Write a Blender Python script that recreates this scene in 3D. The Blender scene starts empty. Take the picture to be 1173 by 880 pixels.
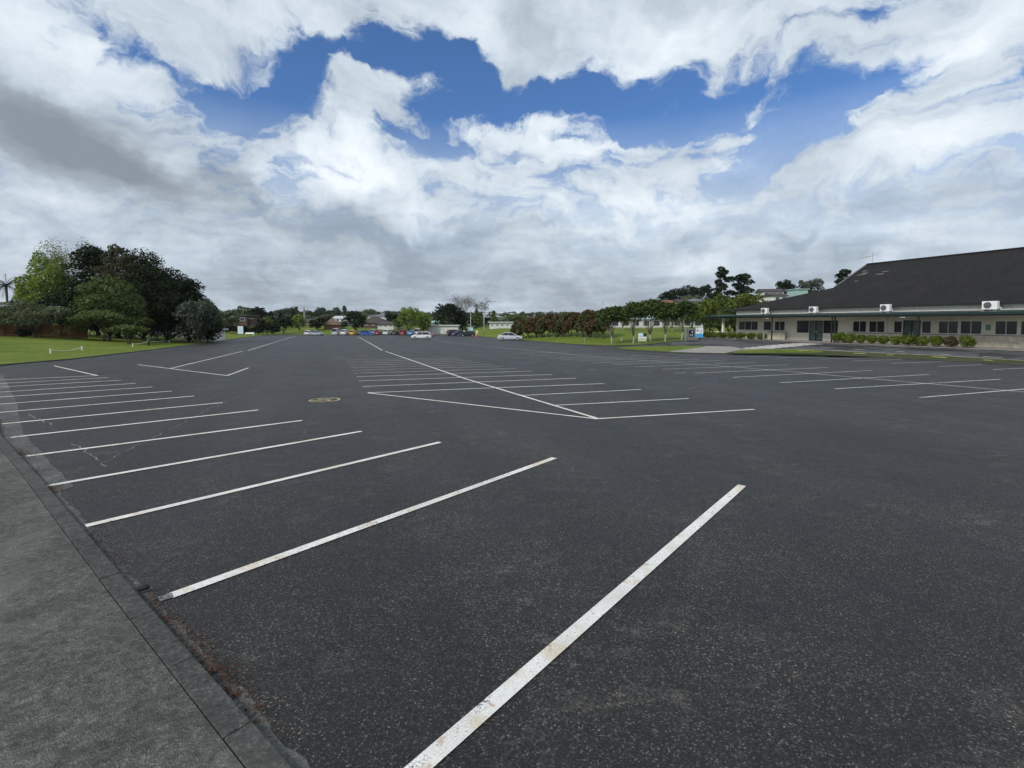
import bpy, bmesh, math, random
import numpy as np
from mathutils import Vector, Matrix
R = math.radians
sc = bpy.context.scene
col = sc.collection
# ------------------------------------------------------------------ camera model
F, XC, YH, PITCH, HC = 560.0, 586.5, 369.0, R(3.0), 2.4
Y0 = YH + F*math.tan(PITCH)
def ray(x, y):
    u = (x-XC)/F; v = (Y0-y)/F
    return np.array([u, math.cos(PITCH)+v*math.sin(PITCH), -math.sin(PITCH)+v*math.cos(PITCH)])
def at(x, y, Y):
    d = ray(x, y); t = Y/d[1]
    return Vector((d[0]*t, Y, HC+d[2]*t))
ES = (-0.375, 0.927); EB = (0.927, 0.375)           # along the long building / inwards from its front
def sm(v):
    v = np.clip(v, 0, 1); return v*v*(3-2*v)
TILT = 7/560
LEFT = np.array([(-16.5,15.6),(-31.8,29.5),(-32.4,31),(-33.4,37.4),(-38.5,51.9),(-57,98),(-67.5,124),(-82,160),(-90,180),(-170,400)])
YB = np.array([(-.12,180),(-.07,146),(-.024,113),(.015,98),(.06,84),(.149,69),(.2,69),(.35,80),(1,80)])
def T(X, Y):
    X = np.asarray(X, float); Y = np.asarray(Y, float)
    Yc = np.minimum(Y, 180)
    z = -TILT*Yc
    n = EB[0]*X+EB[1]*Y; s = ES[0]*X+ES[1]*Y
    k = sm((n-42)/11)*(1-sm((s-62)/50))
    z = z*(1-k) - 0.03*k
    xl = np.interp(Y, LEFT[:,1], LEFT[:,0])
    z = z + 1.25*sm((xl-X)/25)*sm((Y-8)/20)
    U = X/np.maximum(Y, 5)
    yb = np.interp(U, YB[:,0], YB[:,1])
    z = z + 2.3*sm((Y-yb)/50)*sm((U+.13)/.06)*(1-sm((Y-185)/60))*(1-sm((U-.36)/.07))
    z = z + 2.5*sm((Y-181)/50)
    z = z + 7.5*sm((Y-280)/250) + 9*sm((Y-600)/350)
    z = z + 12*sm((Y-130)/150)*sm((U-.24)/.12)
    return z
def hit(x, y, dz=0.0):
    d = ray(x, y); a = 1.0; b = None
    while a < 1500:
        nb = a*1.01+0.02
        p = d*nb/d[1]
        if HC+p[2] < float(T(p[0], p[1]))+dz: b = nb; break
        a = nb
    if b is None: b = 1500; a = 1499
    for _ in range(30):
        m = (a+b)/2; p = d*m/d[1]
        if HC+p[2] < float(T(p[0], p[1]))+dz: b = m
        else: a = m
    p = d*b/d[1]
    return Vector((p[0], p[1], float(T(p[0], p[1]))+dz))
def ground(x, Y):
    X = (x-XC)/F*Y
    return Vector((X, Y, float(T(X, Y))))
def nh(x, n):                                        # depth where the column x meets a line parallel to the building
    u = (x-XC)/F; return n/(EB[0]*u+EB[1])
# ------------------------------------------------------------------ materials
def lin(c): return tuple((v/255/12.92 if v/255 <= .04045 else ((v/255+.055)/1.055)**2.4) for v in c)
class NT:
    def __init__(s, t): s.t = t
    def n(s, typ, **kw):
        nd = s.t.nodes.new(typ)
        for k, v in kw.items():
            if k.startswith('i_'):
                key = k[2:].replace('_', ' ')
                nd.inputs[int(key) if key.isdigit() else key].default_value = v
            else: setattr(nd, k, v)
        return nd
    def l(s, a, b): s.t.links.new(a, b)
    def math(s, op, a, b=None, c=None, clamp=False):
        nd = s.n('ShaderNodeMath', operation=op, use_clamp=clamp)
        for i, v in enumerate((a, b, c)):
            if v is None: continue
            if isinstance(v, (int, float)): nd.inputs[i].default_value = v
            else: s.l(v, nd.inputs[i])
        return nd.outputs[0]
    def noise(s, vec, scale, detail=4, rough=.55, dist=0.0):
        nd = s.n('ShaderNodeTexNoise'); nd.inputs['Scale'].default_value = scale
        nd.inputs['Detail'].default_value = detail; nd.inputs['Roughness'].default_value = rough
        nd.inputs['Distortion'].default_value = dist
        if vec is not None: s.l(vec, nd.inputs['Vector'])
        return nd.outputs['Fac']
    def ramp(s, fac, stops):
        nd = s.n('ShaderNodeValToRGB'); cr = nd.color_ramp
        while len(cr.elements) < len(stops): cr.elements.new(.5)
        for e, (p, c) in zip(cr.elements, stops):
            e.position = p; e.color = (c, c, c, 1) if isinstance(c, (int, float)) else (*c[:3], 1)
        s.l(fac, nd.inputs[0]); return nd.outputs[0]
    def mix(s, fac, a, b, blend='MIX'):
        nd = s.n('ShaderNodeMix', data_type='RGBA', blend_type=blend)
        for i, v in ((0, fac), (6, a), (7, b)):
            if isinstance(v, (int, float)): nd.inputs[i].default_value = v
            elif isinstance(v, tuple): nd.inputs[i].default_value = (*v[:3], 1)
            else: s.l(v, nd.inputs[i])
        return nd.outputs[2]
def mat(name):
    m = bpy.data.materials.new(name); m.use_nodes = True
    t = NT(m.node_tree); b = m.node_tree.nodes['Principled BSDF']
    return m, t, b
def obco(t): return t.n('ShaderNodeNewGeometry').outputs['Position']
def simple(name, c, rough=.6, metal=0, var=.15, scale=3.0, bump=0, spec=.5):
    m, t, b = mat(name)
    co = t.n('ShaderNodeTexCoord').outputs['Object']
    f = t.noise(co, scale, 5)
    lo = tuple(v*(1-var) for v in c); hi = tuple(min(1, v*(1+var)) for v in c)
    t.l(t.ramp(f, [(.3, lo), (.7, hi)]), b.inputs['Base Color'])
    b.inputs['Roughness'].default_value = rough; b.inputs['Metallic'].default_value = metal
    b.inputs['Specular IOR Level'].default_value = spec
    if bump:
        bp = t.n('ShaderNodeBump'); bp.inputs['Strength'].default_value = bump; bp.inputs['Distance'].default_value = .02
        t.l(t.noise(co, scale*8, 4), bp.inputs['Height']); t.l(bp.outputs[0], b.inputs['Normal'])
    return m
M = {}
def asphalt_mat():
    m, t, b = mat('asphalt')
    co = obco(t)
    sp = t.n('ShaderNodeTexVoronoi'); sp.inputs['Scale'].default_value = 105; t.l(co, sp.inputs['Vector'])
    rnd = t.n('ShaderNodeSeparateColor'); t.l(sp.outputs['Color'], rnd.inputs[0])
    base = t.ramp(rnd.outputs[0], [(0, .005), (.5, .016), (.8, .03), (.93, .062), (1, .15)])
    big = t.noise(co, .16, 5, .6)
    mid = t.noise(co, .9, 7, .65, .6)
    fine = t.noise(co, 9, 4, .6)
    strk = t.n('ShaderNodeMapping'); strk.inputs['Rotation'].default_value = (0, 0, R(-35)); strk.inputs['Scale'].default_value = (1.3, 1.9, 1)
    t.l(co, strk.inputs['Vector'])
    st = t.noise(strk.outputs[0], 1.3, 8, .72, .8)
    fb = t.ramp(big, [(.3, .6), (.7, 1.2)])
    fm = t.ramp(mid, [(.28, .62), (.5, .95), (.62, 1.2), (.75, 1.7)])
    ff = t.ramp(fine, [(.3, .8), (.7, 1.22)])
    c = t.mix(1.0, base, fb, 'MULTIPLY'); c = t.mix(1.0, c, fm, 'MULTIPLY'); c = t.mix(1.0, c, ff, 'MULTIPLY')
    dust = t.ramp(st, [(.53, 0.0), (.7, .6)])
    dust2 = t.math('MULTIPLY', dust, t.ramp(t.noise(co, .35, 3), [(.4, 0.0), (.56, 1.0)]))
    dust3 = t.math('MULTIPLY', dust2, t.ramp(t.noise(co, 30, 4, .7), [(.42, 0.0), (.6, 1.0)]))
    c = t.mix(dust3, c, (.17, .168, .16))
    oil = t.ramp(t.noise(co, 1.7, 3, .5), [(.66, 0.0), (.74, .6)]); c = t.mix(oil, c, (.012, .012, .012))
    pos = t.n('ShaderNodeSeparateXYZ'); t.l(co, pos.inputs[0])
    seam = t.n('ShaderNodeTexWave', wave_type='BANDS', bands_direction='X'); seam.inputs['Scale'].default_value = .055; seam.inputs['Distortion'].default_value = .25
    rm = t.n('ShaderNodeMapping'); rm.inputs['Rotation'].default_value = (0,0,R(-22)); t.l(co, rm.inputs['Vector']); t.l(rm.outputs[0], seam.inputs['Vector'])
    c = t.mix(1.0, c, t.ramp(seam.outputs['Fac'], [(.3, .9), (.34, 1.08), (.8, 1.12), (1, .92)]), 'MULTIPLY')
    v2 = t.n('ShaderNodeTexVoronoi'); v2.inputs['Scale'].default_value = 42; t.l(co, v2.inputs['Vector'])
    s2 = t.n('ShaderNodeSeparateColor'); t.l(v2.outputs['Color'], s2.inputs[0])
    chip = t.math('MULTIPLY', t.math('GREATER_THAN', s2.outputs[0], .93), t.math('LESS_THAN', v2.outputs['Distance'], .3))
    chip = t.math('MULTIPLY', chip, t.ramp(mid, [(.4, .15), (.62, .9)]))
    c = t.mix(chip, c, (.2, .195, .185))
    ox = t.ramp(t.noise(co, .05, 3), [(.35, (1.14, 1.01, .88)), (.65, (1.07, 1.01, .92))])
    c = t.mix(1.0, c, ox, 'MULTIPLY')
    t.l(c, b.inputs['Base Color'])
    t.l(t.ramp(mid, [(.3, .48), (.7, .68)]), b.inputs['Roughness'])
    b.inputs['Specular IOR Level'].default_value = .42
    bp = t.n('ShaderNodeBump'); bp.inputs['Strength'].default_value = .8; bp.inputs['Distance'].default_value = .007
    t.l(sp.outputs['Distance'], bp.inputs['Height']); t.l(bp.outputs[0], b.inputs['Normal'])
    return m
M['asphalt'] = asphalt_mat()
def road_mat():
    m, t, b = mat('side_road_asphalt'); co = obco(t)
    c = t.ramp(t.noise(co, 1.2, 7, .65), [(.3, .045), (.7, .08)])
    t.l(c, b.inputs['Base Color']); b.inputs['Roughness'].default_value = .75
    return m
M['road'] = road_mat()
def paint_mat(name, c, wear=.45):
    m, t, b = mat(name); co = obco(t)
    sp = t.n('ShaderNodeTexVoronoi'); sp.inputs['Scale'].default_value = 75; t.l(co, sp.inputs['Vector'])
    n1 = t.noise(co, 2.2, 6, .7); n2 = t.noise(co, 26, 5, .7)
    w = t.math('ADD', t.math('MULTIPLY', n1, .55), t.math('MULTIPLY', n2, .55))
    w = t.math('ADD', w, t.math('MULTIPLY', sp.outputs['Distance'], .16))
    wf = t.ramp(w, [(wear+.2, 0.0), (wear+.32, 1.0)])
    dirt = t.ramp(t.noise(co, 1.1, 6, .7), [(.35, tuple(v*.72 for v in c)), (.6, c)])
    rust = t.ramp(t.noise(co, 3.3, 5, .6), [(.5, 0.0), (.64, .6)])
    cc = t.mix(rust, dirt, (.62, .5, .3)); cc = t.mix(t.ramp(t.noise(co, 7.5, 4, .6), [(.62, 0.0), (.7, .7)]), cc, (.5, .28, .1))
    cr = t.n('ShaderNodeTexVoronoi', feature='DISTANCE_TO_EDGE'); cr.inputs['Scale'].default_value = 48; t.l(co, cr.inputs['Vector'])
    ck = t.ramp(cr.outputs['Distance'], [(.0, .3), (.1, 0.0)])
    cc = t.mix(ck, cc, (.12, .12, .12))
    cc = t.mix(wf, cc, (.06, .06, .06))
    t.l(cc, b.inputs['Base Color']); b.inputs['Roughness'].default_value = .6
    bp = t.n('ShaderNodeBump'); bp.inputs['Strength'].default_value = .4; bp.inputs['Distance'].default_value = .005
    t.l(sp.outputs['Distance'], bp.inputs['Height']); t.l(bp.outputs[0], b.inputs['Normal'])
    return m
M['paint'] = paint_mat('white_road_paint', (.86, .84, .78), .5)
M['paint_far'] = paint_mat('worn_road_paint', (.75, .76, .74), .43)
M['paint_faint'] = paint_mat('faded_road_paint', (.3, .3, .3), .36)
M['paint_y'] = paint_mat('yellow_road_paint', (.55, .44, .2), .40); M['paint_y2'] = paint_mat('yellow_kerb_paint', (.85, .66, .15), .55)
def conc_mat(name, lo, hi, grain=60, bs=.5, patch=None, spk=.5):
    m, t, b = mat(name); co = obco(t)
    vo = t.n('ShaderNodeTexVoronoi'); vo.inputs['Scale'].default_value = grain; t.l(co, vo.inputs['Vector'])
    sep = t.n('ShaderNodeSeparateColor'); t.l(vo.outputs['Color'], sep.inputs[0])
    n1 = t.noise(co, .8, 6, .65); n2 = t.noise(co, 14, 5, .7)
    c = t.ramp(n1, [(.3, lo), (.7, hi)])
    c = t.mix(1.0, c, t.ramp(n2, [(.3, .5), (.7, 1.55)]), 'MULTIPLY')
    c = t.mix(1.0, c, t.ramp(t.noise(co, 2.6, 6, .75), [(.3, .7), (.7, 1.3)]), 'MULTIPLY')
    c = t.mix(spk, c, t.mix(1.0, c, t.ramp(sep.outputs[0], [(0, .35), (.7, 1.15), (1, 2.4)]), 'MULTIPLY'))
    if patch:
        c = t.mix(t.ramp(t.noise(co, .45, 4, .6), [(.5, 0.0), (.66, .8)]), c, patch)
    t.l(c, b.inputs['Base Color']); b.inputs['Roughness'].default_value = .85
    bp = t.n('ShaderNodeBump'); bp.inputs['Strength'].default_value = bs; bp.inputs['Distance'].default_value = .008
    t.l(t.math('ADD', vo.outputs['Distance'], n2), bp.inputs['Height']); t.l(bp.outputs[0], b.inputs['Normal'])
    return m
M['path'] = conc_mat('old_path_concrete', (.05, .048, .041), (.1, .097, .083), 80, .9, (.18, .175, .148))
M['kerb'] = conc_mat('kerb_concrete', (.034, .034, .031), (.062, .062, .056), 60, .5, (.075, .073, .064))
M['kerb_pale'] = conc_mat('pale_kerb_concrete', (.16, .155, .14), (.26, .25, .22), 30, .3)
M['gutter'] = conc_mat('gutter_concrete', (.04, .04, .037), (.09, .09, .083), 50, .5, (.14, .14, .13))
M['slab'] = conc_mat('slab_concrete', (.22, .2, .17), (.32, .3, .26), 20, .2, None, .2)
M['paving'] = conc_mat('verandah_paving', (.24, .21, .19), (.34, .3, .27), 20, .2, None, .2)
def grass_mat(name, a, b_, c_):
    m, t, b = mat(name); co = obco(t)
    n1 = t.noise(co, .12, 6, .65); n2 = t.noise(co, 2.5, 6, .75)
    c = t.ramp(n1, [(.3, a), (.5, b_), (.72, c_)])
    c = t.mix(1.0, c, t.ramp(n2, [(.3, .55), (.5, 1.0), (.72, 1.45)]), 'MULTIPLY')
    t.l(c, b.inputs['Base Color']); b.inputs['Roughness'].default_value = .9; b.inputs['Specular IOR Level'].default_value = .15
    bp = t.n('ShaderNodeBump'); bp.inputs['Strength'].default_value = .8; bp.inputs['Distance'].default_value = .08
    t.l(t.noise(co, 5, 6, .75), bp.inputs['Height']); t.l(bp.outputs[0], b.inputs['Normal'])
    return m
M['lawn'] = grass_mat('lawn_grass', (.085, .125, .012), (.12, .165, .018), (.17, .195, .04))
M['verge'] = grass_mat('verge_grass', (.035, .045, .018), (.055, .07, .022), (.09, .085, .045))
M['hillgrass'] = grass_mat('hill_grass', (.035, .06, .018), (.06, .09, .03), (.08, .1, .04))
def leaf_mat(name, a, b_, c_, scale=.6, trans=.18):
    m, t, b = mat(name); co = obco(t)
    n1 = t.noise(co, scale, 3, .6); wn = t.n('ShaderNodeTexWhiteNoise'); 
    mp = t.n('ShaderNodeVectorMath', operation='SNAP'); mp.inputs[1].default_value = (.35, .35, .35); t.l(co, mp.inputs[0]); t.l(mp.outputs[0], wn.inputs['Vector'])
    f = t.math('ADD', t.math('MULTIPLY', n1, .75), t.math('MULTIPLY', wn.outputs['Value'], .25))
    c = t.ramp(f, [(.3, a), (.5, b_), (.7, c_)])
    t.l(c, b.inputs['Base Color']); b.inputs['Roughness'].default_value = .7; b.inputs['Specular IOR Level'].default_value = .12
    tr = t.n('ShaderNodeBsdfTranslucent'); t.l(c, tr.inputs['Color'])
    mx = t.n('ShaderNodeMixShader'); mx.inputs[0].default_value = trans
    out = m.node_tree.nodes['Material Output']
    t.l(b.outputs[0], mx.inputs[1]); t.l(tr.outputs[0], mx.inputs[2]); t.l(mx.outputs[0], out.inputs['Surface'])
    return m
M['leaf_dark'] = leaf_mat('dark_evergreen_leaves', (.006, .012, .004), (.014, .024, .007), (.028, .042, .013), .6, .06)
M['leaf_mid'] = leaf_mat('mid_green_leaves', (.055, .08, .022), (.1, .135, .038), (.15, .185, .065))
M['leaf_olive'] = leaf_mat('olive_leaves', (.07, .09, .042), (.115, .135, .07), (.17, .19, .115))
M['leaf_spring'] = leaf_mat('spring_green_leaves', (.11, .17, .025), (.2, .27, .045), (.3, .37, .1), .5, .35)
M['leaf_pale'] = leaf_mat('pale_new_leaves', (.13, .16, .07), (.2, .23, .12), (.3, .32, .19), .5, .35)
M['leaf_tan'] = leaf_mat('drooping_bronze_leaves', (.035, .04, .017), (.07, .07, .032), (.11, .1, .055))
M['leaf_red'] = leaf_mat('reddish_leaves', (.04, .055, .02), (.095, .065, .03), (.18, .09, .05), .8)
M['leaf_redg'] = leaf_mat('bronze_green_leaves', (.045, .065, .022), (.09, .1, .04), (.16, .14, .065), .8)
M['leaf_grey'] = leaf_mat('grey_green_leaves', (.05, .065, .045), (.08, .1, .07), (.12, .14, .1))
M['leaf_ylw'] = leaf_mat('yellow_green_leaves', (.055, .085, .012), (.11, .145, .022), (.17, .205, .045))
M['leaf_row'] = leaf_mat('street_tree_leaves', (.03, .05, .014), (.06, .09, .022), (.1, .14, .04))
M['leaf_box'] = leaf_mat('clipped_shrub_leaves', (.055, .085, .012), (.11, .155, .022), (.17, .21, .045), 3)
M['leaf_brown'] = leaf_mat('brownish_shrub_leaves', (.05, .045, .02), (.08, .065, .03), (.12, .1, .05), 3)
M['bark'] = simple('dark_bark', (.06, .045, .035), .9, bump=.6, scale=5)
M['bark_pale'] = simple('pale_bark', (.3, .27, .23), .9, bump=.6, scale=5, var=.35)
M['bark_grey'] = simple('grey_twigs', (.2, .175, .155), .9, var=.3)
M['white'] = simple('white_paint', (.78, .78, .76), .5, var=.06)
M['cream'] = simple('cream_wall', (.78, .74, .6), .85, var=.08, scale=1.2, bump=.1)
M['creamband'] = simple('cream_boards', (.82, .8, .71), .8, var=.12)
M['dkgreen'] = simple('dark_green_metal', (.01, .027, .023), .45, var=.15)
M['black'] = simple('black_metal', (.015, .016, .017), .4, var=.1)
M['rubber'] = simple('tyre_rubber', (.02, .02, .02), .85)
M['rim'] = simple('alloy_rim', (.5, .51, .52), .35, .7)
M['grey'] = simple('grey_steel', (.33, .34, .34), .5, .3)
M['greywood'] = simple('weathered_boards', (.26, .25, .24), .85, var=.25)
M['pole'] = simple('galvanised_pole', (.3, .31, .32), .5, .4)
M['lamp'] = simple('lamp_lens', (.7, .72, .72), .3)
M['red'] = simple('red_lens', (.35, .01, .01), .3)
M['orange'] = simple('orange_plastic', (.75, .16, .03), .6)
M['blue'] = simple('blue_panel', (.05, .33, .62), .5, var=.1)
M['paleblue'] = simple('pale_blue_panel', (.55, .72, .85), .5, var=.08)
M['teal'] = simple('teal_panel', (.3, .5, .52), .5, var=.08)
M['signyellow'] = simple('pale_yellow_panel', (.62, .66, .4), .6)
M['signgreen'] = simple('safety_green_panel', (.02, .2, .1), .5)
M['darkglass'] = None
def glass(name, c, rough=.08):
    m, t, b = mat(name); b.inputs['Base Color'].default_value = (*c, 1); b.inputs['Roughness'].default_value = rough
    b.inputs['Specular IOR Level'].default_value = .5
    co = t.n('ShaderNodeTexCoord').outputs['Object']
    w = t.n('ShaderNodeTexWave', bands_direction='Z'); w.inputs['Scale'].default_value = 4.5; w.inputs['Distortion'].default_value = .3
    t.l(co, w.inputs['Vector'])
    lo = tuple(v*.7 for v in c); hi = tuple(v*1.6 for v in c)
    t.l(t.mix(.6, t.ramp(w.outputs['Fac'], [(.3, lo), (.7, hi)]), t.ramp(t.noise(co, .7, 3), [(.4, lo), (.6, hi)])), b.inputs['Base Color'])
    return m
M['pane'] = glass('window_glass_with_blinds', (.028, .034, .034), .12)
M['doorglass'] = glass('door_glass', (.09, .13, .12), .1)
M['carglass'] = glass('car_glass', (.015, .018, .02), .18)
M['pane_far'] = simple('far_window_glass', (.05, .06, .07), .15)
def brick_mat(name, c1, c2, mortar, s=1.0):
    m, t, b = mat(name); co = t.n('ShaderNodeTexCoord').outputs['Object']
    sx = t.n('ShaderNodeSeparateXYZ'); t.l(co, sx.inputs[0]); cb = t.n('ShaderNodeCombineXYZ')
    t.l(t.math('ADD', sx.outputs[0], sx.outputs[1]), cb.inputs[0]); t.l(sx.outputs[2], cb.inputs[1])
    br = t.n('ShaderNodeTexBrick'); t.l(cb.outputs[0], br.inputs['Vector'])
    br.inputs['Color1'].default_value = (*c1, 1); br.inputs['Color2'].default_value = (*c2, 1); br.inputs['Mortar'].default_value = (*mortar, 1)
    br.inputs['Scale'].default_value = s; br.inputs['Brick Width'].default_value = .4; br.inputs['Row Height'].default_value = .19; br.inputs['Mortar Size'].default_value = .012
    c = t.mix(1.0, br.outputs['Color'], t.ramp(t.noise(co, 2.5, 5, .7), [(.3, .75), (.7, 1.2)]), 'MULTIPLY')
    t.l(c, b.inputs['Base Color']); b.inputs['Roughness'].default_value = .9
    return m
M['brick'] = brick_mat('pale_block_wall', (.74, .67, .52), (.64, .59, .46), (.5, .45, .37))
M['redbrick'] = brick_mat('red_brick_wall', (.2, .075, .05), (.15, .06, .045), (.2, .18, .16), .8)
def shingle_mat(name, a, b_, scale=1.0):
    m, t, b = mat(name); co = t.n('ShaderNodeTexCoord').outputs['Object']
    sx = t.n('ShaderNodeSeparateXYZ'); t.l(co, sx.inputs[0]); cb = t.n('ShaderNodeCombineXYZ')
    t.l(sx.outputs[0], cb.inputs[0]); t.l(t.math('MULTIPLY', sx.outputs[2], 2.2), cb.inputs[1])
    br = t.n('ShaderNodeTexBrick'); t.l(cb.outputs[0], br.inputs['Vector'])
    br.inputs['Color1'].default_value = (*a, 1); br.inputs['Color2'].default_value = (*b_, 1); br.inputs['Mortar'].default_value = (a[0]*.35, a[1]*.35, a[2]*.35, 1)
    br.inputs['Scale'].default_value = scale; br.inputs['Brick Width'].default_value = .32; br.inputs['Row Height'].default_value = .34; br.inputs['Mortar Size'].default_value = .03
    c = t.mix(1.0, br.outputs['Color'], t.ramp(t.noise(co, .5, 7, .75), [(.3, .6), (.55, 1.0), (.75, 2.0)]), 'MULTIPLY')
    c = t.mix(1.0, c, t.ramp(t.noise(co, 7, 5, .75), [(.3, .5), (.5, 1.0), (.72, 2.2)]), 'MULTIPLY')
    t.l(c, b.inputs['Base Color']); b.inputs['Roughness'].default_value = .85; b.inputs['Specular IOR Level'].default_value = .3
    bp = t.n('ShaderNodeBump'); bp.inputs['Strength'].default_value = .7; bp.inputs['Distance'].default_value = .05
    t.l(t.noise(co, 5, 5, .7), bp.inputs['Height']); t.l(bp.outputs[0], b.inputs['Normal'])
    return m
M['roof'] = shingle_mat('dark_shingle_roof', (.012, .0105, .0095), (.019, .0165, .0145))
def boards_mat():
    m, t, b = mat('stained_fence_boards'); co = t.n('ShaderNodeTexCoord').outputs['Object']
    n1 = t.noise(co, 1.2, 5, .6); mp = t.n('ShaderNodeMapping'); mp.inputs['Scale'].default_value = (.6, .6, 9); t.l(co, mp.inputs['Vector'])
    c = t.ramp(n1, [(.3, (.08, .024, .012)), (.7, (.24, .09, .04))])
    c = t.mix(1.0, c, t.ramp(t.noise(mp.outputs[0], 2.0, 4), [(.3, .6), (.7, 1.35)]), 'MULTIPLY')
    t.l(c, b.inputs['Base Color']); b.inputs['Roughness'].default_value = .8
    return m
M['fence'] = boards_mat()
def paintcol(name, c, metal=0.0):
    m, t, b = mat(name); b.inputs['Base Color'].default_value = (*c, 1); b.inputs['Roughness'].default_value = .5; b.inputs['Specular IOR Level'].default_value = .35
    b.inputs['Metallic'].default_value = metal; b.inputs['Coat Weight'].default_value = .0; b.inputs['Coat Roughness'].default_value = .1
    co = t.n('ShaderNodeTexCoord').outputs['Object']
    t.l(t.ramp(t.noise(co, 2, 4), [(.3, tuple(v*.88 for v in c)), (.7, c)]), b.inputs['Base Color'])
    return m
# ------------------------------------------------------------------ mesh helpers
class MB:
    def __init__(s): s.v = []; s.f = []; s.m = []; s.mi = 0
    def add(s, vs, fs):
        o = len(s.v); s.v += [tuple(v) for v in vs]
        for f in fs: s.f.append(tuple(i+o for i in f)); s.m.append(s.mi)
        return s
    def box(s, x0, x1, y0, y1, z0, z1):
        return s.add([(x0,y0,z0),(x1,y0,z0),(x1,y1,z0),(x0,y1,z0),(x0,y0,z1),(x1,y0,z1),(x1,y1,z1),(x0,y1,z1)],
                     [(0,3,2,1),(4,5,6,7),(0,1,5,4),(1,2,6,5),(2,3,7,6),(3,0,4,7)])
    def tube(s, pts, rs, n=8, cap=True):
        pts = [Vector(p) for p in pts]; rings = []
        o = len(s.v)
        for i, p in enumerate(pts):
            d = (pts[min(i+1, len(pts)-1)]-pts[max(i-1, 0)])
            if d.length < 1e-9: d = Vector((0,0,1))
            d.normalize(); a = d.cross(Vector((0,1,0)) if abs(d.y) < .9 else Vector((1,0,0))).normalized(); b = d.cross(a)
            r = rs[i] if isinstance(rs, (list, tuple)) else rs
            for k in range(n):
                t = 2*math.pi*k/n; s.v.append(tuple(p+a*math.cos(t)*r+b*math.sin(t)*r))
        for i in range(len(pts)-1):
            for k in range(n):
                k2 = (k+1) % n
                s.f.append((o+i*n+k, o+i*n+k2, o+(i+1)*n+k2, o+(i+1)*n+k)); s.m.append(s.mi)
        if cap:
            s.f.append(tuple(o+k for k in range(n))[::-1]); s.m.append(s.mi)
            s.f.append(tuple(o+(len(pts)-1)*n+k for k in range(n))); s.m.append(s.mi)
        return s
    def build(s, name, mats, parent=None, smooth=False, bevel=0):
        me = bpy.data.meshes.new(name); me.from_pydata(s.v, [], s.f)
        if not isinstance(mats, (list, tuple)): mats = [mats]
        for m in mats: me.materials.append(m)
        if len(mats) > 1: me.polygons.foreach_set('material_index', s.m)
        bm = bmesh.new(); bm.from_mesh(me); bmesh.ops.recalc_face_normals(bm, faces=bm.faces); bm.to_mesh(me); bm.free()
        if smooth: me.polygons.foreach_set('use_smooth', [True]*len(me.polygons))
        me.update()
        o = bpy.data.objects.new(name, me); col.objects.link(o)
        if parent: o.parent = parent
        if bevel:
            bv = o.modifiers.new('bevel', 'BEVEL'); bv.width = bevel; bv.segments = 2; bv.limit_method = 'ANGLE'
        return o
def tag(o, label=None, cat=None, group=None, kind=None):
    if label: o['label'] = label
    if cat: o['category'] = cat
    if group: o['group'] = group
    if kind: o['kind'] = kind
    return o
def empty(name, loc, rz=0, label=None, cat=None, group=None):
    o = bpy.data.objects.new(name, None); col.objects.link(o); o.location = loc; o.rotation_euler = (0, 0, rz)
    o.empty_display_size = .2
    return tag(o, label, cat, group)
CH = {}
def copy_tree(o, parent=None):
    c = o.copy(); col.objects.link(c); c.parent = parent
    for ch in list(o.children): copy_tree(ch, c)
    return c
def quads_mesh(name, P, material, parent=None):
    n = len(P)//4
    me = bpy.data.meshes.new(name)
    me.vertices.add(4*n); me.vertices.foreach_set('co', P.astype(np.float32).ravel())
    me.loops.add(4*n); me.loops.foreach_set('vertex_index', np.arange(4*n, dtype=np.int32))
    me.polygons.add(n); me.polygons.foreach_set('loop_start', np.arange(0, 4*n, 4, dtype=np.int32))
    try: me.polygons.foreach_set('loop_total', np.full(n, 4, dtype=np.int32))
    except Exception: pass
    me.update(calc_edges=True); me.materials.append(material)
    o = bpy.data.objects.new(name, me); col.objects.link(o)
    if parent: o.parent = parent
    return o
def leaves(rng, C, N, size, droop=0.0):
    """C centres, N outward normals; returns quad corners"""
    n = len(C)
    nn = N*.7+rng.normal(size=(n,3))*.65+np.array([0,0,.35]); nn /= np.linalg.norm(nn, axis=1)[:,None]+1e-9
    a = np.cross(nn, rng.normal(size=(n,3))); a /= np.linalg.norm(a, axis=1)[:,None]+1e-9
    b = np.cross(nn, a)
    if droop:
        a = a*(1-droop)+np.array([0,0,-1.])*droop; a /= np.linalg.norm(a, axis=1)[:,None]+1e-9; b = np.cross(nn, a)
    s = size*rng.uniform(.6, 1.35, (n,1)); a = a*s*.5*rng.uniform(.8,1.5,(n,1)); b = b*s*.5*rng.uniform(.5,1.0,(n,1))
    bend = nn*s*.15
    P = np.empty((n,4,3)); P[:,0] = C-a; P[:,1] = C-b*.9+bend; P[:,2] = C+a*1.1; P[:,3] = C+b+bend
    return P.reshape(-1,3)
def clump_leaves(rng, clumps, n, size, flat=.35, droop=0.0):
    vol = np.array([c[1][0]*c[1][1]+c[1][0]*c[1][2] for c in clumps]); vol /= vol.sum()
    idx = rng.choice(len(clumps), n, p=vol)
    cc = np.array([c[0] for c in clumps])[idx]; rr = np.array([c[1] for c in clumps])[idx]
    d = rng.normal(size=(n,3)); d /= np.linalg.norm(d, axis=1)[:,None]
    d[:,2] = np.where((d[:,2] < 0) & (rng.random(n) < flat), -d[:,2], d[:,2])
    rad = .45+.6*rng.random(n)**.6
    C = cc+d*rr*rad[:,None]
    return leaves(rng, C, d, size, droop)
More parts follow.
